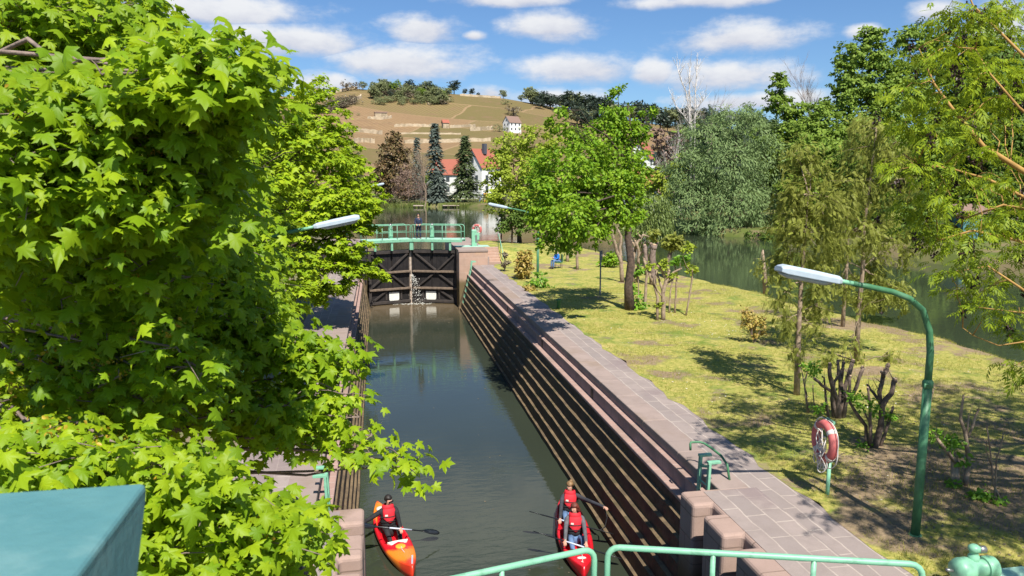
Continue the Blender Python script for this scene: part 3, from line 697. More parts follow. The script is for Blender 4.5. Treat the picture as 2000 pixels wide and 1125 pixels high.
# leaking water
rs = np.random.default_rng(4); n = 300
tt = rs.random(n); a = rs.random(n) < .62
vx = np.where(a, rs.normal(.55, .28, n), rs.normal(.1, .18, n)); vy = rs.normal(-.5, .2, n)
Cx = 2.3+vx*tt+rs.normal(0, .03, n)*(.3+tt); Cy = 53.2+vy*tt; Cz = 2.05-2.05*tt**1.7+rs.normal(0, .05, n); Cz = np.maximum(Cz, .01)
scatter('leaking_water', np.stack([Cx, Cy, Cz], 1), rs.normal(size=(n, 3))+np.array([0,-1,0]), np.tile([0,0,1.], (n,1))+rs.normal(0,.3,(n,3)), .03+.055*rs.random(n), DIAM, M['foam'], None, rs)
tag(bpy.data.objects['leaking_water'], kind='stuff')
n = 170; th = rs.random(n)*6.28; rr_ = rs.random(n)**.5
sp = np.stack([2.35+1.5*rr_*np.cos(th), 52.75+.32*rr_*np.sin(th), np.full(n, .012)+rs.random(n)*.02], 1)
tag(scatter('splash_foam', sp, rs.normal(0,.15,(n,3))+np.array([0,0,1]), rs.normal(size=(n,3)), .04+.09*rs.random(n), DIAM, M['foam'], None, rs), kind='stuff')

# control cabinet, step handrail, far lifebuoy post
t = thing('control_cabinet', 'pale green control cabinet at the end of the gate walkway', 'cabinet', (6.75, 53.0, 4.05))
MB().box((6.75, 53.0, 4.62), (.36, .34, 1.14)).build('cabinet_body', M['green'], t, bevel=.02)
MB().box((6.98, 53.05, 4.75), (.3, .26, .5)).build('switch_box', M['green'], t, bevel=.02)
MB().box((6.88, 52.81, 4.6), (.12, .03, .5)).build('panel_face', M['steel'], t)
MB().box((6.75, 53.0, 5.2), (.3, .3, .06)).build('cap', M['mint'], t, bevel=.01)
MB().box((6.6, 53.0, 4.056), (2.4, 1.3, .012)).build('base_plate', M['mint'], t)
t = thing('step_handrail', 'thin green handrail beside the stone steps', 'handrail', (8.42, 50.6, 3.0))
mb = MB().tube([(8.42,50.5,3.0),(8.42,50.5,3.9),(8.42,50.7,4.0),(8.42,52.3,4.95),(8.42,52.5,4.95),(8.42,52.5,3.95)], .026, 8).tube([(8.42,51.5,3.5),(8.42,51.5,4.47)], .022, 6)
mb.build('rail', M['green'], t, smooth=True)

# ------------------------------------------------------------------ street lamps
def lamp(label, x, y, z, rz, group='street lamps along the lock'):
    t = thing('street_lamp', label, 'street lamp', (x, y, z), rz, group)
    L = lambda mb, nm, m_, **k: mb.build(nm, m_, t, local=True, **k)
    L(MB().tube([(0,0,-.2),(0,0,2.62)], .07, 12).lathe((0,0,0), [(.12,-.1),(.12,.03),(.09,.05)], 12), 'pole', M['dkgreen'], smooth=True)
    L(MB().lathe((0,0,2.58), [(.068,-.05),(.084,-.04),(.084,.05),(.055,.09)], 12).tube([(-.05,-.06,2.6),(-.13,-.1,2.62),(-.14,-.1,2.55)], .022, 6), 'collar', M['dkgreen'], smooth=True)
    arm = [(0,0,2.62),(0,0,3.1),(-.05,0,3.46),(-.20,0,3.80),(-.45,0,3.99),(-.75,0,4.10),(-1.15,0,4.19),(-1.45,0,4.25)]
    L(MB().tube(arm, [.056,.055,.052,.049,.047,.046,.044,.042], 12), 'curved_arm', M['dkgreen'], smooth=True)
    L(MB().tube([(-1.42,0,4.244),(-1.72,0,4.305)], .036, 10), 'spigot', M['green'], smooth=True)
    hd = MB(); d = Vector((-1, 0, .205)).normalized(); s = Vector((0, 1, 0)); u = d.cross(s)*-1
    if u.z < 0: u = -u
    o = Vector((-1.66, 0, 4.29)); rings = []
    for q, w_, h0, h1 in ((0,.07,-.03,.05),(.08,.115,-.045,.075),(.5,.135,-.05,.085),(.96,.14,-.05,.085),(1.06,.12,-.035,.05)):
        c = o+d*q; rings.append([c+s*(-w_)+u*h0, c+s*w_+u*h0, c+s*w_*1.0+u*h1*.45, c+s*w_*.55+u*h1, c-s*w_*.55+u*h1, c-s*w_+u*h1*.45])
    hd.loft(rings); h_ = L(hd, 'lamp_head', M['lamp'], bevel=.012)
    gl = MB(); rings = []
    for q, w_, k in ((.16,.09,.02),(.3,.11,.06),(.9,.11,.06),(1.0,.09,.02)):
        c = o+d*q-u*.05; rings.append([c+s*-w_, c+s*w_, c+s*w_*.7-u*k, c-s*w_*.7-u*k])
    gl.loft(rings).build('lamp_glass', M['glass'], h_, local=True, smooth=True)
    return t
L1 = lamp('near green street lamp with curved arm standing among the pruned bushes on the lawn', 8.58, 10.2, 2.97, 0)
def lamp_copy(label, x, y, z, rz):
    c = copy_tree(L1); c.location = (x, y, z); c.rotation_euler = (0, 0, rz); c['label'] = label; return c
lamp_copy('green street lamp rising into the light green lawn tree beside the path', 8.48, 39.3, 3.0, 0)
dp = PZ(979, 464, 3.2)
t = thing('dark_post', 'thin dark post with a small box on top near the water beyond the steps', 'post', (dp.x, dp.y, 3.1))
MB().tube([(dp.x,dp.y,3.0),(dp.x,dp.y,5.2)], .07, 8).build('pole', M['black'], t); MB().box((dp.x,dp.y,5.45), (.5,.4,.5)).build('box_head', M['black'], t, bevel=.03)
def lamp_at(label, hx_, hy_, Y, rz):  # lamp whose head is seen at that place
    p = PY(hx_, hy_, Y); lamp_copy(label, p.x-2.15, Y, p.z-4.42, rz)
lamp_at('street lamp reaching over the canal out of the maples, seen with most of its arm', 655, 432, 17.5, math.pi)
lamp_at('small far street lamp whose head alone clears the row maples', 735, 361, 54.0, math.pi)

# ------------------------------------------------------------------ near railing of the lower gate
def near_rail(label, A, B, zt, posts):
    t = thing('gate_railing', label, 'railing', (A[0], A[1], 0))
    A = Vector((A[0], A[1], 0)); B = Vector((B[0], B[1], 0)); zb = zt-1.05
    hoop(A, B, zb, 1.05, .036, MB(), .14, 12).build('top_rail', M['green'], t, smooth=True)
    MB().tube([A+Vector((0,0,zb+.5)), B+Vector((0,0,zb+.5))], .022, 8).build('middle_rail', M['green'], t, smooth=True)
    for u in posts: MB().tube([A.lerp(B, u)+Vector((0,0,zb)), A.lerp(B, u)+Vector((0,0,zt-.01))], .03, 10).build('post', M['green'], t, smooth=True)
    d = (B-A).normalized(); n = Vector((d.y, -d.x, 0)); n = n if n.y < 0 else -n; an = math.atan2(d.y, d.x)
    MB().box((A+B)/2+n*.45+Vector((0,0,zb-.06)), ((B-A).length+.1, 1.1, .1), rz=an).build('walkway', M['mint'], t, bevel=.01)
    MB().box((A+B)/2+n*.45+Vector((0,0,1.0)), ((B-A).length, .3, 4.6), rz=an).build('gate_leaf', M['black'], t)
zr = 4.52
cR0 = PZ(1187, 1068, zr); cR1 = PZ(1803, 1103, zr); cL1 = PZ(1161, 1071, zr); cL0 = PZ(905, 1126, zr); dL = (cL1-cL0); cL0 = cL1-dL*1.9
near_rail('pale green tube railing in front of the sandstone paving and the notched pier', cR0, cR1, zr, (.345, .665))
near_rail('pale green tube railing crossing in front of the red double kayak', cL0, cL1, zr, (.33, .62))

# ladder and handrail hoop beside the pier
t = thing('ladder', 'pale green ladder top rising from the wall beside the notched pier', 'ladder', (6.3, 12.9, 3.0))
for y in (12.72, 13.12):
    MB().beam((6.02, y, .3), (6.12, y, 3.42), .05, .09, up=(0,1,0)).box((6.21, y, 3.44), (.26, .09, .05)).build('stringer', M['green'], t, bevel=.006)
for k in range(9): MB().tube([(6.035+.0315*k*.3, 12.72, .55+k*.3), (6.035+.0315*k*.3, 13.12, .55+k*.3)], .016, 6).build('rung', M['green'], t)
MB().beam((6.13,12.72,3.36),(6.13,13.12,3.22),.04,.05).build('cross_bar', M['green'], t)
t = thing('grab_rail', 'bent green grab rail on the paving beside the ladder', 'handrail', (6.6, 12.85, 3.0))
MB().tube([(6.62,12.85,2.95),(6.60,12.95,3.28),(6.55,13.12,3.40),(6.46,13.40,3.47),(6.40,13.56,3.50),(6.33,13.60,3.52),(6.20,13.60,3.53),(6.12,13.60,3.53),(6.10,13.58,3.50),(6.10,13.56,3.38)], .024, 10).build('rail', M['dkgreen'], t, smooth=True)
c = copy_tree(bpy.data.objects['ladder']); c.location = (-1.25, 13.6, 3.0); c.rotation_euler = (0, 0, math.pi); c['label'] = 'pale green ladder on the shaded bank below the maple leaves'
t = thing('ladder', 'green ladder rails set against the far end of the long stepped wall', 'ladder', (6.1, 49.4, 3.0))
for y in (49.2, 49.6):
    MB().beam((5.5, y, .5), (6.05, y, 2.8), .06, .09, up=(0,1,0)).beam((6.05, y, 2.75), (6.12, y, 3.35), .06, .09, up=(0,1,0)).box((6.24, y, 3.33), (.3, .08, .06)).build('stringer', M['green'], t)
for k in range(6): MB().tube([(5.6+.08*k, 49.2, .95+k*.33), (5.6+.08*k, 49.6, .95+k*.33)], .02, 6).build('rung', M['green'], t)

# lifebuoy on its post
def lifebuoy(label, x, y, z, rz=0, group='lifebuoys on posts'):
    t = thing('lifebuoy_stand', label, 'lifebuoy', (x, y, z), rz, group)
    B = lambda mb, nm, m_, p=None, **k: mb.build(nm, m_, p or t, local=True, **k)
    B(MB().tube([(0,0,-.15),(0,0,.62)], .036, 10).tube([(0,0,.58),(0,0,1.38)], .024, 8), 'post', M['green'], smooth=True)
    for zz in (1.42, .70): B(MB().box((-.03,0,zz),(.04,.26,.05)), 'bracket', M['green'])
    cx, cz, R_, r_ = -.12, 1.04, .315, .085; n = 40; rings = []
    def ring(a0, a1, rr, k):
        return [[Vector((cx+rr*.95*math.cos(b), (R_+rr*math.sin(b))*math.sin(a), cz+(R_+rr*math.sin(b))*math.cos(a))) for b in [2*math.pi*j/12 for j in range(12)]] for a in [a0+(a1-a0)*i/k for i in range(k+1)]]
    rg = B(MB().loft(ring(0, 2*math.pi, r_, n), cap=False), 'ring', M['buoy'], smooth=True)
    for a in (.8, 2.35, 3.93, 5.5): MB().loft(ring(a-.11, a+.11, r_+.004, 4)).build('white_band', M['rope'], rg, local=True, smooth=True)
    rn = random.Random(3); mb = MB(); pts = []
    for i in range(33):
        a = 2*math.pi*i/32; rr = R_+.11+.05*abs(math.sin(2*a)); pts.append((cx+.02, rr*math.sin(a), cz+rr*math.cos(a)-.03))
    mb.tube(pts, .011, 6)
    for k in range(9):   # tangled coil hanging in front
        pts = []; c0 = (rn.uniform(-.14,.02), cz+rn.uniform(-.40,.08)); s1, s2 = rn.uniform(.06,.13), rn.uniform(.10,.22)
        ph = rn.uniform(0, 6.28); tw = rn.uniform(-.6,.6)
        for i in range(21):
            a = 2*math.pi*i/20+ph; pts.append((cx-.10-.03*math.sin(2*a+k), c0[0]+s1*math.cos(a)+tw*s2*.4*math.sin(a), c0[1]+s2*math.sin(a)))
        mb.tube(pts, .0095, 6)
    for s1, s2 in ((-.17,.10),(.17,.10),(.02,.15),(-.06,.13)):
        pts = [(cx-.06, s1+.06*math.cos(a)*1.2, .66+s2*math.sin(a)) for a in [2*math.pi*i/16 for i in range(17)]]; mb.tube(pts, .0095, 6)
    B(mb, 'rope', M['rope'], smooth=True)
    return t
LBY = lifebuoy('faded red lifebuoy with tangled white rope on a green post beside the paving', 8.09, 11.9, 3.0, -.08)
c = copy_tree(LBY); c.location = (7.35, 55.5, 4.04); c.rotation_euler = (0, 0, 1.0); c['label'] = 'small far lifebuoy behind the control cabinet'

# winch machine at the corner
p = PZ(1908, 1118, 3.4); wx, wy = p.x, p.y
t = thing('gate_winch', 'green cast winch with a gear drum beside the sandstone paving', 'winch', (wx, wy, 3.0))
MB().box((wx, wy, 3.09), (.62, .40, .2)).box((wx-.02, wy+.02, 3.25), (.34, .28, .2)).build('pedestal', M['green'], t, bevel=.03)
hs = MB().lathe((wx-.22, wy+.03, 3.44), [(.05,-.12),(.14,-.10),(.17,-.03),(.17,.10),(.13,.16),(.12,.34),(.15,.36),(.15,.50),(.11,.53)], 18, 'X').build('gear_housing', M['green'], t, smooth=True)
tt2 = MB()
for k in range(6): tt2.lathe((wx+.13+.022*k, wy+.03, 3.44), [(.146,-.006),(.158,0),(.146,.006)], 18, 'X')
tt2.build('cooling_fin', M['green'], hs, smooth=True)
MB().lathe((wx-.02, wy+.06, 3.58), [(.075,-.08),(.075,.04),(.055,.06),(.055,.10),(.08,.12),(.08,.17),(.04,.20)], 16, 'Z').build('drive_head', M['green'], t, smooth=True)
MB().lathe((wx+.06, wy+.06, 3.70), [(.02,-.01),(.05,0),(.05,.09),(.02,.11)], 12, 'X').build('coupling', M['steel'], t, smooth=True)
MB().tube([(wx-.36,wy+.03,3.44),(wx-.46,wy+.03,3.47)], .022, 8).build('shaft_end', M['steel'], t, smooth=True)
q = PZ(1960, 1118, 3.3); t = thing('cover_plate', 'mint green steel cover plate beside the green winch', 'cover', (q.x, q.y, 3.0))
MB().box((q.x+.15, q.y-.1, 3.25), (.62, .5, .05)).build('plate', M['mint'], t, bevel=.01); MB().box((q.x+.15, q.y-.1, 3.11), (.5, .4, .23)).build('box_base', M['green'], t)

# teal steel post head right below the viewer
t = thing('bridge_post', 'teal painted steel post with a flared cap, close by in front of the maple', 'post', (-.6, .7, 6.0))
zc = CAMZ-.462; cp = MB(); q = PZ(287, 941, zc); xr = q.x; yf = q.y
rings = [[(-1.25,.16,zc-.115),(xr+.008,.16,zc-.115),(xr+.008,yf-.10,zc-.115),(-1.25,yf-.10,zc-.115)], [(-1.33,.12,zc-.018),(xr,.12,zc-.018),(xr,yf,zc-.018),(-1.33,yf,zc-.018)], [(-1.33,.12,zc),(xr,.12,zc),(xr,yf,zc),(-1.33,yf,zc)]]
cp.loft(rings).build('flared_cap', M['teal'], t, bevel=.012, seg=3)
MB().box(((xr-1.23)/2,.16+(yf-.26)/2,zc-1.61),(xr+1.23,yf-.27,3.0)).build('shaft', M['teal'], t)

# sign post and bollard on the lawn
sp_ = PZ(1172, 578, 3.0)
t = thing('sign_post', 'thin grey post with a small grey sign on the lawn beside the lawn tree', 'sign', (sp_.x, sp_.y, 3.0))
MB().tube([(sp_.x, sp_.y, 2.9), (sp_.x, sp_.y, 5.0)], .04, 8).build('pole', M['signgrey'], t)
MB().box((sp_.x, sp_.y-.045, 5.05), (.16, .03, .46)).build('sign_plate', M['signgrey'], t, bevel=.01)
bo = PZ(1091, 603, 3.0)
t = thing('bollard', 'short dark green bollard at the grass edge in the shade of the lawn tree', 'bollard', (bo.x, bo.y, 3.0))
MB().lathe((bo.x, bo.y, 3.0), [(.09,-.05),(.085,.36),(.11,.38),(.11,.44),(.05,.47)], 12).build('bollard_body', M['dkgreen'], t, smooth=True)

# ------------------------------------------------------------------ people
def skin_mesh(name, verts, edges, radii, m, parent, sub=1, root=0):
    me = bpy.data.meshes.new(name); me.from_pydata([tuple(v) for v in verts], edges, [])
    o = bpy.data.objects.new(name, me); COL.objects.link(o)
    md = o.modifiers.new('skin', 'SKIN'); md.use_smooth_shade = True
    for i, r_ in enumerate(radii): me.skin_vertices[0].data[i].radius = (r_, r_) if isinstance(r_, (int, float)) else r_
    for i in range(len(verts)): me.skin_vertices[0].data[i].use_root = (i == root)
    ms = o.modifiers.new('sub', 'SUBSURF'); ms.levels = sub; ms.render_levels = sub
    dg = bpy.context.evaluated_depsgraph_get(); me2 = bpy.data.meshes.new_from_object(o.evaluated_get(dg))
    o.modifiers.clear(); o.data = me2; me2.materials.clear(); me2.materials.append(m)
    me2.polygons.foreach_set('use_smooth', [True]*len(me2.polygons)); bpy.data.meshes.remove(me)
    o.parent = parent; return o
V3 = Vector
def elbow(s, h, up=.29, lo=.27, pole=(0, -.2, -1)):
    d = h-s; L = min(d.length, (up+lo)*.995); dn = d.normalized(); a = (up*up-lo*lo+L*L)/(2*L); hh = math.sqrt(max(1e-5, up*up-a*a))
    p = V3(pole); p = (p-dn*p.dot(dn)).normalized(); return s+dn*a+p*hh
def human(t, J, look, skinm, hairm, jacket, trousers, hair='short', vest=False, shoes=None, cap=None):
    """J: joints in the figure's own space (y forward)"""
    look = V3(look).normalized(); pel, ch, nk = V3(J['pelvis']), V3(J['chest']), V3(J['neck']); ax = (nk-pel).normalized()
    hd = nk+ax*.06+V3((0,0,.135))+look*.03
    vs = [pel, pel.lerp(ch, .5), ch, nk-ax*.02, nk+ax*.05, hd-V3((0,0,.075))+look*.025, hd+V3((0,0,.01)), hd+V3((0,0,.075))-look*.01, hd+look*.105-V3((0,0,.02))]
    rd = [(.15,.12), (.135,.11), (.155,.12), .075, .055, .066, .086, .066, .016]
    ed = [(0,1),(1,2),(2,3),(3,4),(4,5),(5,6),(6,7),(6,8)]
    sid = {}
    for s_ in ('l', 'r'):
        sh, hn = V3(J[s_+'_sho']), V3(J[s_+'_hand'])
        eb = V3(J[s_+'_elb']) if s_+'_elb' in J else elbow(sh, hn, pole=J.get(s_+'_pole', ((-.5 if s_ == 'l' else .5), -.3, -1)))
        i = len(vs); fd = (hn-eb).normalized(); pm = hn+fd*.05
        vs += [sh, eb, hn, pm]; rd += [.058, .043, .029, (.036,.024)]; ed += [(2,i),(i,i+1),(i+1,i+2),(i+2,i+3)]
        sid[s_] = (sh, eb, hn)
        cu = V3(J.get(s_+'_curl', (0, 0, -1))); cu = (cu-fd*cu.dot(fd)); cu = cu.normalized() if cu.length > .01 else fd.orthogonal().normalized(); sd = fd.cross(cu)
        for k, (o_, ln) in enumerate(((-.028,.066),(-.009,.076),(.010,.071),(.028,.055))):
            j = len(vs); b0 = pm+fd*.035+sd*o_; vs += [b0, b0+(fd*.75+cu*.45).normalized()*ln*.5, b0+(fd*.75+cu*.45).normalized()*ln*.5+(fd*.2+cu).normalized()*ln*.5]
            rd += [.010, .009, .0075]; ed += [(i+3,j),(j,j+1),(j+1,j+2)]
        j = len(vs); b0 = hn+fd*.03-sd*.036; vs += [b0, b0+(fd*.7-sd*.5+cu*.4).normalized()*.035]; rd += [.012, .009]; ed += [(i+3,j),(j,j+1)]
        hp, kn, an = V3(J[s_+'_hip']), V3(J[s_+'_knee']), V3(J[s_+'_ank']); to = V3(J.get(s_+'_toe', an+V3((0,.16,-.03))))
        i = len(vs); vs += [hp, kn, an, to]; rd += [.085, .058, .040, .034]; ed += [(0,i),(i,i+1),(i+1,i+2),(i+2,i+3)]
        sid[s_+'leg'] = (hp, kn, an, to)
    body = skin_mesh('body', vs, ed, rd, skinm, t, 1)
    # clothes
    jv = [pel+ax*.02, pel.lerp(ch, .5), ch, nk-ax*.03]; jr = [(.172,.138), (.158,.13), (.175,.137), .083]; je = [(0,1),(1,2),(2,3)]
    for s_ in ('l', 'r'):
        sh, eb, hn = sid[s_]; i = len(jv); jv += [sh, eb, hn-(hn-eb).normalized()*.015]; jr += [.074, .058, .043]; je += [(2,i),(i,i+1),(i+1,i+2)]
    skin_mesh('jacket', jv, je, jr, jacket, t, 1)
    tv = [pel]; tr = [(.168,.135)]; te = []
    for s_ in ('l', 'r'):
        hp, kn, an, to = sid[s_+'leg']; i = len(tv); tv += [hp, kn, an]; tr += [.100, .074, .056]; te += [(0,i),(i,i+1),(i+1,i+2)]
        if shoes: MB().loft([[to.lerp(an, q)+V3((x*wd, 0, z*hh-.01)) for x, z in ((-1,-.8),(1,-.8),(1.0,.2),(.5,.9),(-.5,.9),(-1,.2))] for q, wd, hh in ((-.25,.03,.025),(.1,.045,.04),(.6,.045,.055),(1.15,.04,.06),(1.35,.028,.05))]).build('shoe', shoes, t, local=True, smooth=True)
    skin_mesh('trousers', tv, te, tr, trousers, t, 1)
    # hair: a cap that leaves the face free
    mb = MB(); n_, m_ = 18, 12; rings = []; hc = hd+V3((0,0,.022))-look*.012; right = look.cross(V3((0,0,1))).normalized(); upv = right.cross(look)
    for i in range(m_+1):
        th = math.pi*(min(max(i, .05), m_-.05))/m_; rg = []
        for j in range(n_):
            a = 2*math.pi*j/n_; d = right*math.sin(th)*math.cos(a)+look*math.sin(th)*math.sin(a)+upv*math.cos(th)
            f = d.dot(look); u = d.dot(upv); r_ = .108
            if f > .30 and u < .42: r_ = .070
            elif f > -.05 and u < -.1: r_ = .076
            if u < -.45: r_ = .085 if hair != 'long' or f > .1 else .15
            if hair == 'long' and f < .35 and u < .1: r_ *= 1.12
            rg.append(hc+V3((d.x*r_*.93, d.y*r_*1.02, d.z*r_*1.05))+right*0)
        rings.append(rg)
    h_ = mb.loft(rings).build('hair', hairm, t, local=True, smooth=True)
    if hair == 'bun': MB().ball(hc-look*.115+upv*.03, (.045,.05,.045)).build('bun', hairm, h_, local=True, smooth=True)
    for s_ in (-1, 1):
        MB().ball(hd+look*.083+right*.032*s_+V3((0,0,.012)), (.012,.012,.009), 8, 5).build('eye', M['hairdark'], body, local=True, smooth=True)
    if cap: 
        MB().beam(hd+look*.098+right*-.075+V3((0,0,.014)), hd+look*.098+right*.075+V3((0,0,.014)), .02, .036).build('sunglasses', M['paddle'], t, local=True, bevel=.006)
    if vest:
        sl_, sr_ = V3(J['l_sho']), V3(J['r_sho']); lat = (sr_-sl_); lat = (lat-ax*lat.dot(ax)).normalized(); fr = ax.cross(lat); fr = fr if fr.y > 0 else -fr
        H = (nk-pel).length; rg = []
        def sec(tq, ext=0.0):
            prof = ((0,.195,.155),(.3,.20,.165),(.6,.205,.17),(.85,.19,.155),(.98,.13,.115),(1.06,.085,.085)); wv = np.interp(tq, [q[0] for q in prof], [q[1] for q in prof])+ext; dv = np.interp(tq, [q[0] for q in prof], [q[2] for q in prof])+ext
            return pel+ax*H*tq, float(wv), float(dv)
        def pt(tq, a, ext=0.0):
            c, wv, dv = sec(tq, ext); return c+lat*math.sin(a)*wv+fr*math.cos(a)*dv
        v_ = MB().loft([[pt(q, 2*math.pi*j/20) for j in range(20)] for q in (.10,.25,.45,.65,.82,.95,1.03)]).build('life_vest', M['blk'], t, local=True, smooth=True)
        pb = MB(); rows = []
        for q in (.30,.42,.55,.70,.85,.95,1.05,1.10):
            ww = float(np.interp(q, [.30,.55,.85,1.1], [.06,.75,.85,1.5])); rows.append([pt(q, -ww+2*ww*j/10, .026) for j in range(11)]+[pt(q, ww-2*ww*j/10, -.01) for j in range(11)])
        pb.loft(rows).build('front_panel', M['vest'], v_, local=True, smooth=True)
        MB().loft([[pt(q, 2*math.pi*j/20, e_) for j in range(20)] for q, e_ in ((.97,.02),(1.02,.045),(1.12,.05),(1.15,.02))], cap=False).build('collar', M['vest'], v_, local=True, smooth=True)
        for q in (.62, .40): MB().loft([[pt(q+dq, 2*math.pi*j/20, .032) for j in range(20)] for dq in (-.02,.02)], cap=False).build('strap', M['blk'], v_, local=True)
        MB().loft([[pt(q, a, .034) for a in (.22,.36,.52)]+[pt(q, a, .022) for a in (.52,.36,.22)] for q in (.66,.70,.74)]).build('badge', M['rope'], v_, local=True)
        bk = MB(); bk.loft([[pt(q, math.pi-.9+1.8*j/8, .03) for j in range(9)]+[pt(q, math.pi+.9-1.8*j/8, -.01) for j in range(9)] for q in (.35,.7,.95,1.05)]).build('back_panel', M['vest'], v_, local=True, smooth=True)
    return body

# ------------------------------------------------------------------ kayaks and paddles
def kayak(label, stern, bow, wid, holes, orange=False, deckbits=True):
    stern = V3((stern.x, stern.y, 0)); bow = V3((bow.x, bow.y, 0)); L = (bow-stern).length; d = (bow-stern)
    rz = math.atan2(-d.x, d.y); t = thing('kayak', label, 'kayak', (stern+bow)/2, rz)
    if 'm_kay' not in M:
        for nm, oc in (('m_kay', True), ('m_kayr', False)):
            m = bpy.data.materials.new('kayak_shell'); m.use_nodes = True; b = NB(m.node_tree); p_ = m.node_tree.nodes['Principled BSDF']; p_.inputs['Roughness'].default_value = .32
            tcn = b.n('ShaderNodeTexCoord'); sx = b.n('ShaderNodeSeparateXYZ'); b.link(tcn.outputs['Object'], sx.inputs[0]); nz = b.noise(tcn.outputs['Object'], 5, 4)
            ay = b.math('ADD', b.math('ABSOLUTE', b.math('ADD', sx.outputs[1], .12)), b.math('ADD', b.math('MULTIPLY', b.math('SUBTRACT', nz.outputs['Fac'], .5), .45), b.math('MULTIPLY', b.math('MULTIPLY', sx.outputs[0], sx.outputs[0]), 2.2)))
            col = b.mix(b.smooth(nz.outputs['Fac'], .3, .7), (.64,.012,.022), (.56,.010,.02))
            if oc:
                col = b.mix(b.smooth(ay, .92, 1.12), col, (.80,.21,.022)); col = b.mix(b.smooth(ay, 1.42, 1.72), col, (.68,.045,.02))
            b.link(col, p_.inputs['Base Color']); M[nm] = m
    sm_ = M['m_kay'] if orange else M['m_kayr']
    K = 44; rings = []
    for i in range(K+1):
        u = i/K; y = -L/2+L*u; e = 1-abs(2*u-1)**2.3; wv = max(.012, wid/2*e**.82); sheer = .21+.16*abs(2*u-1)**2.6; keel = -.10+.26*max(0, abs(2*u-1)-.72)**1.2*2.2
        dep = 0
        for a, b_ in holes:
            q = min(1, max(0, min(u-a, b_-u)/.022)); dep = max(dep, q)
        crn = .05*(1-dep); wi = .76; fl = .04
        zc = lambda f: sheer+crn*(1-f*f)*2.0*e
        rg = [(-wv, y, sheer-.02), (-wv*.97, y, sheer*.45), (-wv*.62, y, keel*.8), (0, y, keel), (wv*.62, y, keel*.8), (wv*.97, y, sheer*.45), (wv, y, sheer-.02),
              (wv*.93, y, zc(.9)+.015*dep), (wv*.80, y, zc(.8)+.02*dep), (wv*.70, y, zc(.7)*(1-dep)+fl*1.4*dep), (wv*.35, y, zc(.35)*(1-dep)+fl*dep), (0, y, zc(0)*(1-dep)+fl*dep),
              (-wv*.35, y, zc(.35)*(1-dep)+fl*dep), (-wv*.70, y, zc(.7)*(1-dep)+fl*1.4*dep), (-wv*.80, y, zc(.8)+.02*dep), (-wv*.93, y, zc(.9)+.015*dep)]
        rings.append([V3(q) for q in rg])
    MB().loft(rings).build('hull', sm_, t, local=True, smooth=True)
    for a, b_ in holes:
        y = -L/2+L*(a+.05)
        MB().box((0, y+.16, .10), (wid*.5, .36, .09)).build('seat', M['blk'], t, local=True, bevel=.03)
        MB().box((0, y-.03, .30), (wid*.5, .06, .34)).build('seat_back', M['red'] if orange else M['blk'], t, local=True, bevel=.03)
    return t, rz, L
def paddle(label, a, b, rollz=.4):
    a = V3(a); b = V3(b); t = thing('paddle', label, 'paddle', (a+b)/2); d = (b-a).normalized(); s_ = d.cross(V3((0,0,1))).normalized(); u = s_.cross(d)
    L = (b-a).length; MB().tube([a+d*.3, b-d*.3], .017, 8).build('shaft', M['paddle'], t, smooth=True)
    MB().tube([a+d*L*.36, a+d*L*.64], .019, 8).build('grip', M['shaft'], t, smooth=True)
    for e, dr in ((a, d), (b, -d)):
        rr = []; w1 = (s_*math.cos(rollz)+u*math.sin(rollz)); n1_ = dr.cross(w1)
        for q, ww in ((0,.03),(.06,.075),(.16,.092),(.30,.08),(.40,.045),(.48,.02)):
            c = e+dr*q; rr.append([c+w1*ww, c+n1_*.010, c-w1*ww, c-n1_*.010])
        MB().loft(rr).build('blade', M['paddle'], t, smooth=True)
    return t
def local_pt(t, p):
    return Matrix.Rotation(-t.rotation_euler.z, 3, 'Z') @ (V3(p)-t.location)
def paddler(label, seat, rz, look, lhand, rhand, hair, hairm, jacket, trousers, lean=(0, -.10), **kw):
    t = thing('person', label, 'person', (seat.x, seat.y, 0), rz); z0 = .21
    hl, hr = local_pt(t, lhand), local_pt(t, rhand); lx, ly = lean
    J = dict(pelvis=(0,0,z0+.03), chest=(lx*.7, ly*.7, z0+.36), neck=(lx, ly, z0+.54), l_sho=(lx-.19, ly+.02, z0+.46), r_sho=(lx+.19, ly+.02, z0+.46), l_hand=hl, r_hand=hr,
             l_hip=(-.09,.03,z0), r_hip=(.09,.03,z0), l_knee=(-.15,.42,z0+.16), r_knee=(.15,.42,z0+.16), l_ank=(-.11,.78,z0-.06), r_ank=(.11,.78,z0-.06), l_toe=(-.12,.86,z0+.06), r_toe=(.12,.86,z0+.06))
    human(t, J, look, M['skin'], hairm, jacket, trousers, hair, True, **kw); return t

# left: single kayak, orange and red
s0, b0 = PZ(737, 990, .2), PZ(806, 1119, .2)
kay, krz, kL = kayak('orange and red single kayak lying beside the sandstone pier', s0, b0, .72, [(.20,.60)], True)
yl = lambda f: -kL/2+kL*f
MB().loft([[(x*.9, yl(.655), .262-x*x*.2) for x in (-.2,-.1,0,.1,.2)]+[(x*.9, yl(.655), .30-x*x*.2) for x in (.2,.1,0,-.1,-.2)], [(x, yl(.62), .262-x*x*.2) for x in (-.25,-.12,0,.12,.25)]+[(x, yl(.62), .32-x*x*.2) for x in (.25,.12,0,-.12,-.25)]]).build('white_panel', M['rope'], kay, local=True)
MB().lathe((0, yl(.70), .30), [(.12,-.02),(.12,.012),(.10,.026),(.02,.03)], 16).build('hatch_cover', M['yellow'], kay, local=True, smooth=True)
MB().tube([(0,yl(.72),.335),(.02,yl(.76),.34),(0,yl(.80),.335)], .008, 6).build('toggle_cord', M['rope'], kay, local=True)
MB().beam((-.13,yl(.86),.332),(-.02,yl(.97),.375),.035,.03).build('grey_strip', M['lamp'], kay, local=True)
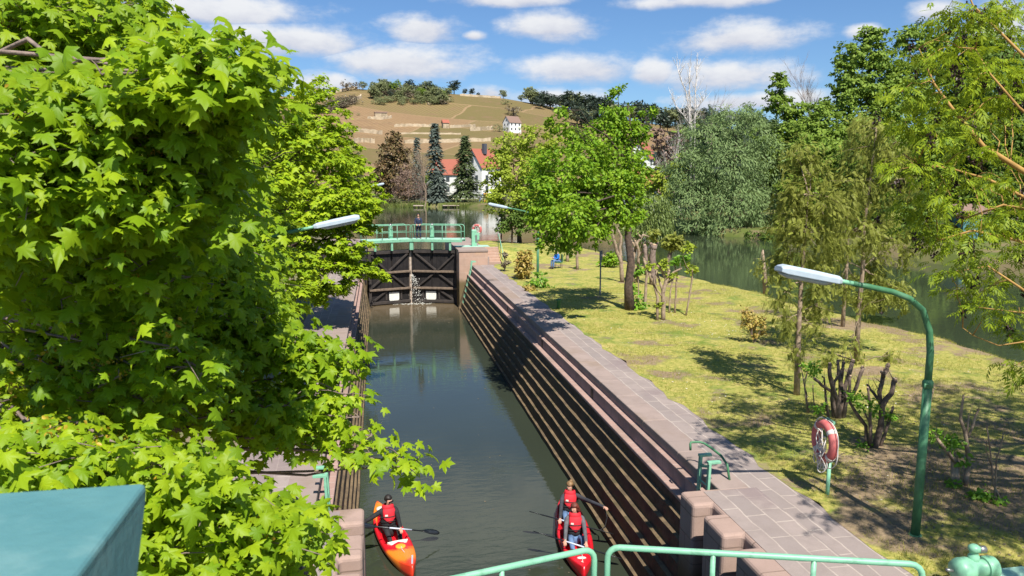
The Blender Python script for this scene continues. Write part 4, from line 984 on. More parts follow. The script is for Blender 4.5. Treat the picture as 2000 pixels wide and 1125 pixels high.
MB().ball((0, yl(.12), .33), (.12,.16,.03), 12, 6).build('rear_label', M['rope'], kay, local=True, smooth=True)
seat = kay.matrix_basis @ V3((0, 0, 0)); dk_ = (b0-s0).normalized(); seatL = (s0+b0)/2-dk_*(.13*kL)
hR = PZ(783, 1033, .55); hL = PZ(707, 1022, .62)
paddler('paddler in dark jacket, red vest and sunglasses in the orange and red kayak', seatL, krz, (-.45,.8,-.35), hR, hL, 'short', M['hairdark'], M['blk'], M['blk'], lean=(.0,-.05), cap=True, )
pa = PZ(858, 1040, .22); pdir = (hR-pa); paddle('black paddle held across the orange and red kayak', pa, pa+pdir.normalized()*2.1)

# right: red double kayak
s1, b1 = PZ(1103, 972, .2), PZ(1141, 1121, .2)
kay2, k2rz, k2L = kayak('all red double kayak lying along the stepped wall', s1, b1, .84, [(.14,.46),(.47,.76)])
MB().box((.0, -k2L/2+k2L*.795, .275), (.15,.2,.05)).build('yellow_plate', M['yellow'], kay2, local=True, bevel=.01)
MB().ball((-.0, -k2L/2+k2L*.885, .335), (.11,.055,.022), 12, 6).build('white_handle', M['rope'], kay2, local=True, smooth=True)
MB().tube([(0,-k2L/2+k2L*.80,.32),(-.02,-k2L/2+k2L*.87,.36),(-.0,-k2L/2+k2L*.93,.36),(.03,-k2L/2+k2L*.945,.37),(-.01,-k2L/2+k2L*.95,.37)], .009, 6).build('bow_cord', M['rope'], kay2, local=True)
d2 = (b1-s1).normalized(); mid2 = (s1+b1)/2
seatA = mid2-d2*k2L*.255; seatB = mid2+d2*k2L*.075
hA1 = PZ(1094, 1015, .62); hA2 = PZ(1181, 991, .98)
paddler('paddler with blond tied hair reaching one arm out to the stepped wall', seatA, k2rz, (.35,.8,-.40), hA2, hA1, 'bun', M['hairblond'], M['navy'], M['denim'], lean=(-.03,-.05))
hB1 = PZ(1104, 1057, .52); hB2 = PZ(1145, 1061, .50)
paddler('paddler with auburn hair and grey sleeves in the front seat of the red double kayak', seatB, k2rz, (.55,.75,-.30), hB2, hB1, 'long', M['hairred'], M['greyj'], M['denim'], lean=(.0,-.06))
def pad2(label, h, other, roll):
    d = (V3(other)-V3(h)).normalized(); c = V3(h)+d*.28; paddle(label, c-d*1.05, c+d*1.05, roll)
pad2('black paddle resting across the red double kayak before the blond paddler', hA1, PZ(1190, 1041, .35), .5)
pad2('black paddle held low by the auburn haired paddler', hB1, PZ(1183, 1082, .30), .5)
# mooring rope on the wall
mp_ = V3((5.66, hA2.y, 1.0)); t = tag(MB().tube([hA2+V3((0,0,-.02)), hA2+V3((.06,-.02,-.25)), hA2+V3((0,-.05,-.48)), hA2+V3((-.12,-.04,-.55)), hA2+V3((-.25,0,-.52))], .014, 6).build('mooring_rope', M['blk'], smooth=True), 'black mooring rope hanging below the outstretched hand by the wall', 'rope')

# man on the gate
def stander(label, p, rz, z, jacket, trousers, hairm, look=(0, 1, -.1), hands=None, hair='short', shoes=True):
    t = thing('person', label, 'person', (p.x, p.y, z), rz)
    hl, hr = hands or ((-.25,.12,.80), (.25,.12,.80))
    J = dict(pelvis=(0,0,.93), chest=(0,.02,1.27), neck=(0,.03,1.46), l_sho=(-.19,.03,1.39), r_sho=(.19,.03,1.39), l_hand=hl, r_hand=hr, l_hip=(-.09,0,.90), r_hip=(.09,0,.90),
             l_knee=(-.11,.04,.49), r_knee=(.11,.03,.49), l_ank=(-.12,0,.085), r_ank=(.12,-.02,.085), l_toe=(-.14,.15,.04), r_toe=(.14,.13,.04))
    human(t, J, look, M['skin'], hairm, jacket, trousers, hair, False, M['blk']); return t
gp = PY(818, 470, 53.0)
stander('person in dark blue jacket and jeans leaning on the railing of the far gate', gp, math.pi-.1, 4.655, M['dkdenim'], M['dkdenim'], M['hairdark'], (0,1,-.25), ((-.13,.30,1.0),(.13,.30,1.0)))
fp = V3((-1.15, 9.35, 0))
stander('person in black clothes standing below the maple leaves on the sandstone pier', fp, .5, 3.0, M['blk'], M['blk'], M['hairdark'], (.2,1,-.2))
# child in blue on a folding chair
bp_ = PZ(1090, 524, 3.0)
t = thing('camp_chair', 'low dark green folding chair under the lawn tree', 'chair', (bp_.x, bp_.y, 3.0))
MB().box((bp_.x, bp_.y, 3.42), (.5,.46,.04)).build('seat', M['dkgreen'], t, bevel=.01)
MB().box((bp_.x+.26, bp_.y+.02, 3.68), (.05,.46,.48)).build('backrest', M['dkgreen'], t, bevel=.01)
for x, y in ((-.22,-.2),(.22,-.2),(.22,.2),(-.22,.2)): MB().tube([(bp_.x+x, bp_.y+y, 2.98), (bp_.x+x*.9, bp_.y+y, 3.42)], .014, 6).build('leg', M['blk'], t)
t = thing('person', 'person in a bright blue hoodie sitting on the folding chair', 'person', (bp_.x, bp_.y, 3.0), 1.9)
J = dict(pelvis=(0,0,.52), chest=(0,.06,.82), neck=(0,.12,1.0), l_sho=(-.17,.1,.92), r_sho=(.17,.1,.92), l_hand=(-.08,.42,.72), r_hand=(.08,.42,.72), l_hip=(-.09,.03,.5), r_hip=(.09,.03,.5),
         l_knee=(-.13,.42,.52), r_knee=(.13,.42,.52), l_ank=(-.12,.45,.09), r_ank=(.12,.45,.09))
human(t, J, (0,1,-.35), M['skin'], M['blue'], M['blue'], M['denim'], 'short', False, M['blk'])

# ------------------------------------------------------------------ near maple (left)
MT = thing('maple_tree', 'large broad leaved maple with bright star shaped leaves filling the near left bank', 'tree', (-3.9, 6.6, 2.98))
rnd = random.Random(11); rng = np.random.default_rng(11)
ZONES = [  # outline seen, near and far distance, number of sprays
 ([(0,180),(150,150),(300,125),(360,120),(410,150),(440,200),(425,260),(425,330),(400,390),(340,430),(200,460),(0,480)], 3.3, 4.2, 220),
 ([(0,180),(300,140),(390,170),(400,330),(300,440),(0,470)], 4.2, 5.0, 110),
 ([(350,85),(400,80),(455,115),(480,150),(440,190),(370,180)], 3.1, 3.4, 22),
 ([(0,0),(280,0),(280,60),(0,130)], 4.8, 6.4, 100),
 ([(0,440),(400,430),(420,540),(470,690),(500,820),(0,820)], 4.8, 6.6, 320),
 ([(390,430),(450,500),(500,600),(540,690),(500,700),(400,480)], 4.8, 5.7, 60),
 ([(560,650),(640,685),(665,705),(630,725),(560,710)], 4.9, 5.4, 17),
 ([(540,760),(620,800),(620,870),(560,870),(480,800)], 4.7, 5.6, 38),
 ([(0,860),(200,865),(340,910),(440,945),(540,1000),(590,1035),(530,1060),(460,1110),(240,1125),(270,980),(0,950)], 3.4, 4.2, 150),
 ([(0,470),(380,440),(430,560),(470,700),(440,800),(0,800)], 3.7, 4.7, 46),
 ([(400,240),(450,230),(490,330),(490,420),(500,480),(540,600),(480,600),(420,430)], 5.4, 7.6, 80),
 ([(470,970),(570,1010),(560,1070),(400,1110),(270,1110)], 3.7, 4.1, 32),
]
BR = [(690,800,4.75),(720,845,4.75),(745,880,4.7),(775,905,4.65),(805,922,4.65),(830,935,4.65),(700,885,4.8),(740,915,4.7),(655,870,4.85),(810,940,4.65),(640,760,5.0),(690,735,5.1),(705,705,5.1)]
def in_poly(x, y, P):
    c = False
    for i in range(len(P)):
        (x1, y1), (x2, y2) = P[i], P[i-1]
        if (y1 > y) != (y2 > y) and x < (x2-x1)*(y-y1)/(y2-y1)+x1: c = not c
    return c
def gs(q): return q*max(-1.55, min(1.55, rnd.gauss(0, 1)))
spr = []
for P, d0, d1, k in ZONES:
    x0, x1 = min(p[0] for p in P), max(p[0] for p in P); y0_, y1_ = min(p[1] for p in P), max(p[1] for p in P); c = 0
    while c < k:
        x, y = rnd.uniform(x0, x1), rnd.uniform(y0_, y1_)
        if in_poly(x, y, P): spr.append((PD(x, y, d0+(d1-d0)*rnd.random()), 1.0)); c += 1
spr += [(PD(x-18, y-30, D), .5) for x, y, D in BR]
for k in range(80):    # unseen crown over the viewer's left, added to shade the leaves below
    spr.append((V3((rnd.uniform(-7.5, -1.6), rnd.uniform(.2, 5.5), rnd.uniform(11.0, 14.5))), 1.2))
for k in range(60): spr.append((V3((rnd.uniform(-8, -3), rnd.uniform(4.5, 9.5), rnd.uniform(6.5, 13))), 1.2))
CT = []; NN = []; TP = []; SS = []; trunkx = V3((-3.9, 6.6, 0)); FC = []
for c, s_ in spr:
    out = V3((c.x-trunkx.x, c.y-trunkx.y, 0)); out = out.normalized() if out.length > .1 else V3((1,0,0))
    for q in range(int(rnd.uniform(20, 38)*s_)):
        o = V3((gs(.145), gs(.145), gs(.075)))*(.42+.58*s_)
        CT.append(c+o+V3((0,0,-.35*(o.x*o.x+o.y*o.y)))); lat = V3((o.x, o.y, 0))
        NN.append(V3((out.x*.15, out.y*.15-.12, 1.0))+lat*1.1+V3((rnd.gauss(0,.48), rnd.gauss(0,.48), rnd.gauss(0,.15))))
        TP.append(out*.55+lat*2.6+V3((rnd.gauss(0,.3), rnd.gauss(0,.3)-.25, -.55))); SS.append(rnd.choice((rnd.uniform(.036,.062), rnd.uniform(.05,.088))))
    if rnd.random() < .16: FC.append(c+V3((0,0,.06)))
A = np.array
scatter('crown', A(CT), A(NN), A(TP), A(SS), MAPLE, LM['maple'], MT, rng)
k = len(FC)*26; fi = np.repeat(np.arange(len(FC)), 26)
scatter('seed_cluster', A(FC)[fi]+rng.normal(0,.035,(k,3)), rng.normal(size=(k,3)), rng.normal(size=(k,3))+A([0,0,-.5]), .012+.016*rng.random(k), OVAL, LM['flower'], MT, rng)
tk = MB(); tp = [V3((-3.9,6.6,2.8)), V3((-3.85,6.5,4.5)), V3((-3.95,6.4,6.5)), V3((-3.8,6.1,9)), V3((-3.9,5.6,12)), V3((-4,5,14))]
tk.tube(tp, [.26,.21,.18,.14,.09,.03], 12)
for i, (c, s_) in enumerate(spr):
    if (i % 3 == 0 and s_ <= 1) or s_ < 1:
        zz = min(12.5, max(4.2, c.z-rnd.uniform(.0, 1.4))); j = max(1, next((q for q in range(1, 6) if tp[q].z >= zz), 5)); f = (zz-tp[j-1].z)/(tp[j].z-tp[j-1].z)
        L = limb_pts(tp[j-1].lerp(tp[j], f), c, .05, 6, rnd, .03); tk.tube(L, [.024*(1-.8*q/6) for q in range(7)], 6)
    for q in range(2): e = c+V3((rnd.gauss(0,.11), rnd.gauss(0,.11), rnd.gauss(0,.05)))*(.4+.6*s_); tk.tube([c, c.lerp(e,.5)+V3((0,0,.01)), e], [.004,.003,.0015], 4)
tk.build('trunk', M['greybark'], MT, smooth=True)

# ------------------------------------------------------------------ maples in the row along the bank
def rowtree(label, base, top, px, Y, n, size, seed, **kw):
    bl = [blob_px(a, b, r_, Y+dy, r2) for a, b, r_, r2, dy in px]
    bl += [(base[0]+dx, base[1]+dy, z, 1.9, 1.9, 1.5) for dx, dy, z in ((-.6,.6,6.2),(-1.0,-.2,8.2),(-.2,.8,10.2),(-2.0,.8,7.4),(.4,1.2,7.6))]
    return tree('row_maple', label, base, top, bl, int(n*1.5), size, MAPLE5, LM['maple2'], M['bark'], seed, .22, .05, 'maples in a row on the left bank', **kw)
kwm = dict(per=26, cr=.22, flat=.45, cmin=.20, up=1.0, outw=.35, jit=.35, droop=.5, inner=.5)
rowtree('maple with small bright leaves just behind the large maple, its top against the sky', (-4.9,19,2.98), (-4.4,18.6,12.0),
  [(505,150,45,45,0),(470,210,80,80,0),(540,215,50,60,-1),(520,320,80,70,-1.5),(585,300,40,50,-1),(440,350,100,90,0),(545,400,50,50,2.5),(480,470,90,80,-1),(565,510,50,40,3.5),(540,580,55,50,-1),(400,250,90,90,1),(600,250,18,24,0)], 18.5, 15000, .15, 21, **kwm)
rowtree('maple in the middle of the bank reaching out to the lamp head and the gate', (-4.6,32,2.98), (-3.6,32,11.6),
  [(600,205,30,32,0),(622,245,36,34,0),(650,295,42,40,0),(690,338,36,34,0),(625,330,60,60,-1),(725,385,24,22,-1),(685,400,50,40,-1.5),(640,400,70,50,-2),(610,470,75,60,-2),(680,470,50,36,-2),(705,515,36,26,-1.5),(650,535,65,36,-2),(720,445,18,12,-1),(575,550,60,50,-1.5),(735,540,14,14,-1),(640,575,40,20,-1.5)], 31, 19000, .165, 22, **kwm)
rowtree('farthest maple of the row seen as a strip over the far lamp head', (-5.5,47,3.2), (-4.6,47,13.5),
  [(640,240,50,40,0),(600,180,50,40,0),(665,300,40,40,0),(700,345,26,30,0),(680,400,50,50,0)], 47, 7000, .20, 23, **kwm)

# ------------------------------------------------------------------ lawn trees
lt = PZ(1231, 606, 3.0)
bl = [blob_px(a, b, r_, lt.y+dy, r2) for a, b, r_, r2, dy in
  [(1208,182,13,18,0.0),(1204,218,33,26,0.0),(1180,262,53,37,0.0),(1236,285,33,48,0.5),(1150,310,55,44,-2.5),(1205,325,53,44,-1.0),(1092,330,64,40,-4.5),(1250,345,18,34,0.5),(1170,370,68,42,-1.5),(1075,385,50,40,-5.0),(1115,420,61,44,-6.0),(1190,415,50,35,-1.5),(1060,432,31,31,-5.0),(1100,458,40,26,-5.5),(1140,450,42,29,-3.5),(1235,400,29,29,0.5),(1262,216,16,8,0.3),(1240,243,18,12,0.3),(1093,214,14,16,-4.5),(1082,240,15,13,-4.5),(1112,245,12,12,-4.5),(1062,476,20,14,-5.0),(1122,478,16,12,-2.6),(1180,440,22,16,-1.2)]]
tree('lawn_tree', 'bright green leafy tree with a dark trunk in the middle of the lawn', lt, (10.7, lt.y, 12.0), bl + [blob_px(a, b, r_, lt.y+dy, r2) for a, b, r_, r2, dy in [(1130,270,32,28,-.5),(1065,340,30,34,-2.5),(1130,370,44,34,-2),(1215,360,44,40,-.5),(1050,400,28,30,-3),(1160,400,40,30,-1.5),(1222,250,26,30,0)]], 22000, .15, OVAL, LM['lawn_tree'], M['bark'], 31, .21, .04, start=.5, limb=.28, per=24, cr=.20, flat=.7, cmin=.15, jit=.75, hang=.5, droop=.8, inner=.35)
p = PY(1015, 440, 68); bl = [blob_px(a, b, r_, 68+dy, r2) for a, b, r_, r2, dy in [(1000,285,40,26,0),(1045,275,40,30,0),(975,325,32,32,0),(1020,335,50,40,-1),(1000,385,50,36,-1),(1065,340,40,50,0),(1050,400,50,40,-1),(965,370,22,26,0),(1090,270,30,30,1)]]
tree('yellow_green_tree', 'yellowish green tree behind the lawn tree, left of its crown', (p.x, 68, 3.0), (p.x, 68, 11), bl, 10000, .28, OVAL, LM['yellowgreen'], M['bark'], 32, .2, .05, per=22, cr=.22, cmin=.22, jit=.6)
q = PZ(1000, 470, 3.3); bl = [blob_px(a, b, r_, q.y, r2) for a, b, r_, r2 in [(1000,425,26,18),(980,440,18,16),(1020,440,22,20),(1010,410,20,12)]]
tree('small_dark_tree', 'small dark spreading tree beyond the stone steps near the water', (q.x, q.y, 3.0), (q.x, q.y, 5.6), bl, 2600, .2, OVAL, LM['fardark'], M['bark'], 33, .12, .03, per=20, cmin=.2)
q = PZ(1290, 512, 2.9); bl = [blob_px(a, b, r_, q.y, r2) for a, b, r_, r2 in [(1270,395,34,18),(1250,420,26,26),(1285,425,30,28),(1265,450,34,22),(1300,440,16,22),(1235,440,18,24)]]
tree('weeping_tree', 'pale weeping tree on the lawn shore, its sprays hanging behind the pruned stumps', (q.x-.6, q.y, 2.9), (q.x-.9, q.y, 6.8), bl, 6500, .26, WILLOW, LM['willow_weep'], M['bark'], 34, .12, .03, per=26, cr=.2, flat=1.4, hang=1.6, droop=2.2, up=.3, cmin=.2)

# ---- stems drawn as bent tubes with real thickness
def stems(name, label, cat, base, lines, m, tufts=(), group=None, seed=1, lm='ivy', lsize=.09, caps=True, dep=.25, thin=.8):
    rn = random.Random(seed); rg = np.random.default_rng(seed); bY = base.y; t = thing(name, label, cat, base, 0, group); sb = MB(); cb = MB(); ncap = 0
    for pts, r0, r1 in lines:
        dy = rn.uniform(-dep, dep); P = []; k = len(pts)
        for i, (a, b_) in enumerate(pts): P.append(PY(a, b_, bY+dy*min(1, i/max(1, k-1))+rn.uniform(-.03,.03)))
        if abs(P[0].z-base.z) < .45: P[0].z = base.z-.1
        r0 *= thin; r1 *= thin; Q = [P[0]]
        for i in range(k-1):
            for q in (1, 2): Q.append(P[i].lerp(P[i+1], q/2)+V3((rn.gauss(0,.012), rn.gauss(0,.012), 0))*(1 if i or q > 1 else 0))
        sb.tube(Q, [(r0+(r1-r0)*i/(len(Q)-1))*rn.uniform(.9,1.12) for i in range(len(Q))], 9)
        for _ in range(3):
            g = rn.choice(Q[2:]); sb.tube([g, g+V3((rn.uniform(-.16,.16), rn.uniform(-.12,.12), rn.uniform(.05,.3)))], [r1*.28, r1*.10], 5)
        e = P[-1]; d_ = (P[-1]-P[-2]).normalized()
        sb.ball(e, r1*1.18, 8, 5)
        if caps: cb.tube([e+d_*r1*.9, e+d_*r1*1.22], r1*.75, 8); ncap += 1
    sb.build('stems', m, t, smooth=True)
    if ncap: cb.build('cut_faces', M['cut'], t)
    for i, tf in enumerate(tufts):
        a, b_, r_, n_ = tf[:4]; B = blob_px(a, b_, r_, bY, tf[4] if len(tf) > 4 else r_)
        crown('foliage', rg, [B], n_, lsize, OVAL, LM[lm], t, per=8, cr=.35, cmin=.08, jit=.7, inner=.2)
    return t
zA = lambda L: [(1400+x/3.125, 640+y/3.125) for x, y in L]
zC = lambda L: [(1000+x/4.6875, 400+y/4.6875) for x, y in L]
bz = PZ(1638, 818, 3.0)
stems('pruned_bush', 'dark hard pruned bush of many cut stems beside the cypress trunk', 'bush', bz, [
 (zA([(745,555),(738,450),(715,400),(692,300),(690,225)]), .085, .05), (zA([(748,480),(760,380),(742,270),(740,205)]), .06, .045), (zA([(750,450),(790,340),(830,205)]), .075, .06),
 (zA([(740,470),(700,390),(640,350),(600,312)]), .06, .04), (zA([(760,440),(840,400),(870,310),(888,245)]), .06, .05), (zA([(690,530),(662,420),(645,300)]), .04, .025), (zA([(720,540),(700,430),(725,330),(770,250)]), .05,.04), (zA([(765,500),(800,420),(815,300)]), .05,.04),(zA([(775,545),(790,450),(760,330),(775,215)]), .05,.045)], M['darkbark'],
 [(1400+620/3.125, 640+480/3.125, 12, 60), (1400+600/3.125, 640+240/3.125, 10, 60), (1656, 770, 12, 70)], seed=3)
bz = PZ(1706, 872, 3.0)
stems('pruned_bush', 'dark pruned bush with knobbly upright cut stems and fresh green leaf tufts', 'bush', bz, [
 (zA([(960,730),(1000,600),(1010,480),(1060,400),(1085,325)]), .085, .062), (zA([(1000,480),(992,390),(1028,290),(1044,232)]), .06, .055), (zA([(920,735),(905,600),(850,520),(800,440),(782,400)]), .055, .035),
 (zA([(942,660),(935,480),(922,370)]), .045, .03), (zA([(1000,610),(1058,560),(1074,488)]), .05, .035), (zA([(935,730),(950,600),(880,480)]), .035, .02), (zA([(1010,480),(960,400),(920,350)]), .04, .03), (zA([(1020,300),(1010,270)]), .05,.05)], M['darkbark'],
 [(1400+890/3.125, 640+450/3.125, 15, 150), (1400+1060/3.125, 640+540/3.125, 9, 80), (1400+835/3.125, 640+425/3.125, 9, 60), (1400+980/3.125, 640+500/3.125, 10, 60), (1690,870,14,90,7)], seed=4, lsize=.08)
bz = PZ(1585, 808, 3.0)
stems('thin_shrub', 'few thin pale stems growing at the foot of the slim cypress', 'shrub', bz, [(zA([(572,495),(535,370),(508,225)]), .03, .015), (zA([(605,525),(590,420),(585,350)]), .022, .014), (zA([(560,480),(545,400),(540,330),(560,260)]), .018, .01), (zA([(560,470),(530,330),(550,250)]), .018,.01)], M['palebark'], [(1575,715,9,40),(1590,725,9,40)], seed=5, caps=False)
bz = PZ(1868, 945, 3.0)
stems('pruned_sapling', 'pruned sapling with thick cut stump and yellow green leaf tuft behind the near lamp', 'sapling', bz, [(zA([(1460,955),(1455,830)]), .10, .085), (zA([(1450,810),(1400,750),(1330,665)]), .05, .035), (zA([(1520,950),(1530,830),(1520,690),(1490,560),(1505,415)]), .065, .022), (zA([(1530,670),(1570,590),(1592,500)]), .035, .02), (zA([(1525,690),(1535,540)]), .025, .018), (zA([(1455,820),(1440,780)]), .05,.045)], M['palebark'],
  [(1400+1430/3.125, 640+705/3.125, 16, 150), (1400+1330/3.125, 640+650/3.125, 9, 50), (1400+1500/3.125, 640+790/3.125, 12, 50), (1400+1420/3.125, 975-30, 10, 40)], seed=6)
bz = PZ(1942, 972, 3.0)
stems('bare_sapling', 'bare wispy sapling of two bent stems at the right edge', 'sapling', bz, [(zA([(1740,1065),(1690,960),(1672,800),(1650,600)]), .028, .014), (zA([(1700,960),(1715,800),(1748,655)]), .022, .012), (zA([(1680,860),(1640,740),(1650,690)]), .012, .006)], M['palebark'], [(1930,970,26,240,14)], seed=7, caps=False)
bz = PZ(1820, 790, 3.0); stems('bare_sapling', 'short bare stake like sapling just behind the near lamp pole', 'sapling', bz, [(zA([(1300,480),(1310,420),(1328,372)]), .03, .018)], M['palebark'], seed=8, caps=False)
bz = PZ(1212, 552, 3.0)
stems('pollard', 'tall pale pollard with forked bare limbs right behind the dark trunk', 'pollard', bz, [(zC([(1010,720),(1000,520),(960,430),(932,310),(920,235)]), .16, .08), (zC([(1000,520),(990,390),(1002,290),(965,215)]), .12, .07), (zC([(1110,720),(1110,490),(1132,390),(1085,315)]), .15, .08), (zC([(1130,400),(1150,340),(1200,275),(1240,290)]), .10, .07), (zC([(1150,700),(1160,420),(1130,335)]), .12, .07), (zC([(1160,470),(1200,420),(1220,345)]), .1, .07),(zC([(1180,300),(1155,265)]), .08,.07)], M['palebark'], [(1195,470,10,50),(1240,455,12,50)], seed=9)
bz = PZ(1258, 604, 3.0)
stems('ivy_stump', 'slim pale stump wrapped in fresh green ivy next to the dark trunk', 'stump', bz, [(zC([(1215,935),(1225,770),(1232,620),(1210,500)]), .09, .06), (zC([(1150,930),(1160,800),(1150,640)]), .04, .03)], M['palebark'], [(1247,598,15,300,16),(1240,575,8,90,14),(1246,530,9,100,12),(1232,552,7,60,16)], seed=10, lsize=.15)
bz = PZ(1294, 625, 3.0)
stems('pollard', 'pale double trunked pollard with stubby cut branches and yellow shoots', 'pollard', bz, [(zC([(1385,1060),(1385,900),(1380,790),(1410,680),(1370,595),(1340,565)]), .12, .07), (zC([(1330,1045),(1332,850),(1290,700),(1250,610)]), .085, .05), (zC([(1400,730),(1480,620),(1545,585)]), .07, .045), (zC([(1385,800),(1350,700),(1310,580)]), .07, .05), (zC([(1410,690),(1440,610)]), .06, .05), (zC([(1400,740),(1460,690),(1480,640)]), .05,.04), (zC([(1290,720),(1230,580)]), .04,.03), (zC([(1380,850),(1330,780),(1300,700),(1330,600)]), .04,.03)], M['palebark'], [(1288,595,5,30),(1296,515,10,60),(1310,537,9,60),(1270,520,8,40)], lm='yellowgreen', seed=11, lsize=.15)
bz = PZ(1318, 612, 3.0)
stems('thin_stump', 'thin pale stem standing between the pale pollards', 'stump', bz, [(zC([(1490,995),(1500,800),(1512,640),(1490,560)]), .06, .04), (zC([(1440,950),(1450,800),(1482,640)]), .05, .035)], M['palebark'], [(1325,508,16,130,7),(1340,500,8,60,5)], lm='ivy', seed=12, lsize=.17)
bz = PZ(1340, 617, 3.0)
stems('thin_stump', 'outermost thin pale stem with a leafy side shoot towards the river', 'stump', bz, [(zC([(1588,1025),(1632,800),(1652,640),(1655,600)]), .055, .035), (zC([(1650,640),(1600,560),(1560,470),(1640,385)]), .02, .01)], M['palebark'], [(1350,525,9,80),(1338,487,9,50,5),(1350,478,8,40,4)], lm='yellowgreen', seed=13, lsize=.16)
bz = PZ(1279, 555, 3.0)
stems('pollard_stump', 'thick reddish pollard stump with a knobbly crown of shoots by the water', 'stump', bz, [(zC([(1290,740),(1290,560),(1285,470),(1300,390)]), .24, .19), (zC([(1300,420),(1330,350)]), .12, .08), (zC([(1280,420),(1270,360)]), .1, .08), (zC([(1225,640),(1225,500),(1215,380)]), .14, .12)], M['greybark'], [(1276,460,10,120,12)], lm='olive', seed=14, lsize=.2)
bz = PZ(1306, 545, 2.95)
stems('pollard_willow', 'small dark pollard willow with a round tuft over the river', 'tree', bz, [(zC([(1420,640),(1425,520),(1455,430),(1470,390)]), .16, .12)], M['darkbark'], [(1315,472,17,420,13)], lm='olive', seed=15, lsize=.26, caps=False)
for lb_, pts, r_ in (('short pale stump below the hanging leaves of the lawn tree, nearest the shore', [(1128,527),(1127,500),(1126,470)], .10), ('pair of pale stumps half hidden under the lawn tree behind the folding chair', [(1108,512),(1109,490),(1106,465)], .13), ('thin pale stump rising behind the child in blue', [(1090,505),(1089,480),(1088,462)], .05)):
    stems('pale_stump', lb_, 'stump', PZ(pts[0][0], pts[0][1], 3.0), [(pts, r_*1.2, r_), ([(pts[1][0], pts[1][1]), (pts[1][0]+5, pts[1][1]-16)], r_*.6, r_*.5)], M['palebark'], [(pts[0][0]+2, pts[0][1]-2, 6, 40, 4)], seed=16, lsize=.14)
def shrub(label, px, py, blobs, lm, n, ls, m='greybark', seed=1, name='shrub', cat='shrub', **kw):
    b = PZ(px, py, 3.0); t = thing(name, label, cat, b); rn = random.Random(seed); mb = MB(); B = [blob_px(a, c, r_, b.y, r2) for a, c, r_, r2 in blobs]
    for i in range(9):
        q = B[i % len(B)]; mb.tube(limb_pts(b-V3((0,0,.05)), V3(q[:3])+V3((rn.uniform(-.6,.6)*q[3], rn.uniform(-.5,.5)*q[4], rn.uniform(0,.8)*q[5])), .02, 4, rn, .04), [.02,.016,.012,.008,.004], 5)
    mb.build('stems', M[m], t); kw = dict(dict(per=14, cr=.3, cmin=.12, jit=.8, inner=.2), **kw)
    crown('foliage', np.random.default_rng(seed), B, n, ls, OVAL, LM[lm], t, **kw); return t
shrub('yellow upright shrub on the path edge left of the lawn lamp', 1022, 545, [(1024,520,15,18),(1026,500,12,14),(1020,535,13,9)], 'shrub', 1500, .16, seed=2)
shrub('tiny brownish shrub at the path edge near the stone steps', 986, 530, [(987,512,5,16),(985,498,4,6)], 'hillbrown', 160, .14, seed=3)
shrub('low straggly green plant around the foot of the lawn lamp', 1052, 562, [(1052,545,16,14),(1068,562,14,8),(1030,560,9,8)], 'ivy', 420, .14, seed=4)
shrub('low dry tuft of plants between path and lawn shade', 1035, 568, [(1036,562,10,7),(1078,576,16,6)], 'shrub', 260, .14, seed=5)
shrub('small lone yellow green shrub in the open lawn', 1473, 668, [(1470,630,22,18),(1482,650,14,12),(1458,612,12,10)], 'shrub', 650, .10, seed=6)
shrub('dark bushy shrub on the shore behind the cypresses', 1722, 612, [(1722,580,48,26),(1690,590,30,18),(1755,575,28,20)], 'olive', 2600, .13, seed=7)
shrub('low green shrub under the river willow sprays on the lawn shore', 1196, 522, [(1196,505,14,14),(1180,512,10,10)], 'lawn_tree', 700, .2, seed=8)

# slim cypress like trees on the lawn
def cypress(label, base, tl, blobs, n, seed, r0=.09, ext=()):
    t = thing('cypress_tree', label, 'tree', base); rn = random.Random(seed); Y = base.y; mb = MB(); P = [PY(a, b, Y) for a, b in tl]; P[0].z = base.z-.1
    mb.tube(P, [r0*(1-.75*i/(len(P)-1)) for i in range(len(P))], 9)
    B = [blob_px(a, b, r_, Y+dy, r2) for a, b, r_, r2, dy in blobs]
    for b in B:
        c = V3(b[:3]); k = min(range(len(P)), key=lambda i: abs(P[i].z-c.z-.1)); mb.tube(limb_pts(P[k], c, .03, 4, rn, .04), [.022,.017,.013,.009,.005], 5)
        for _ in range(3): e = c+V3((rn.uniform(-1,1)*b[3], rn.uniform(-1,1)*b[4], rn.uniform(-.8,.5)*b[5])); mb.tube([P[k].lerp(c,.7), e], [.01,.003], 4)
    mb.build('trunk', M['palebark'], t, smooth=True)
    crown('crown', np.random.default_rng(seed), B, int(n*3.2), .17, FROND+FROND+FROND_W, LM['olive'], t, per=26, cr=.30, flat=1.0, hang=1.0, droop=1.9, up=.35, outw=.8, jit=.5, inner=.1, cmin=.2); return t
cypress('slim cypress with a long bare pale trunk behind the dark pruned bush', PZ(1672,706,3.0), [(1672,706),(1677,610),(1685,525),(1688,440),(1700,350),(1712,250)], [(1712,255,36,36,0),(1690,300,50,40,.4),(1735,310,40,36,-.3),(1660,355,44,40,0),(1720,370,52,44,.3),(1770,350,30,30,0),(1640,410,36,36,.2),(1690,440,48,40,-.3),(1745,430,40,36,.2),(1715,500,36,30,.3),(1740,560,44,32,.4),(1700,590,30,24,-.2),(1625,690,24,22,-.4),(1662,670,26,20,-.3),(1745,690,18,14,-.4),(1735,470,30,26,0),(1690,250,40,40,1),(1760,290,36,40,.6),(1650,460,36,30,.5),(1770,480,30,30,.4),(1600,500,30,26,.6),(1715,545,44,30,.5)], 1750, 41)
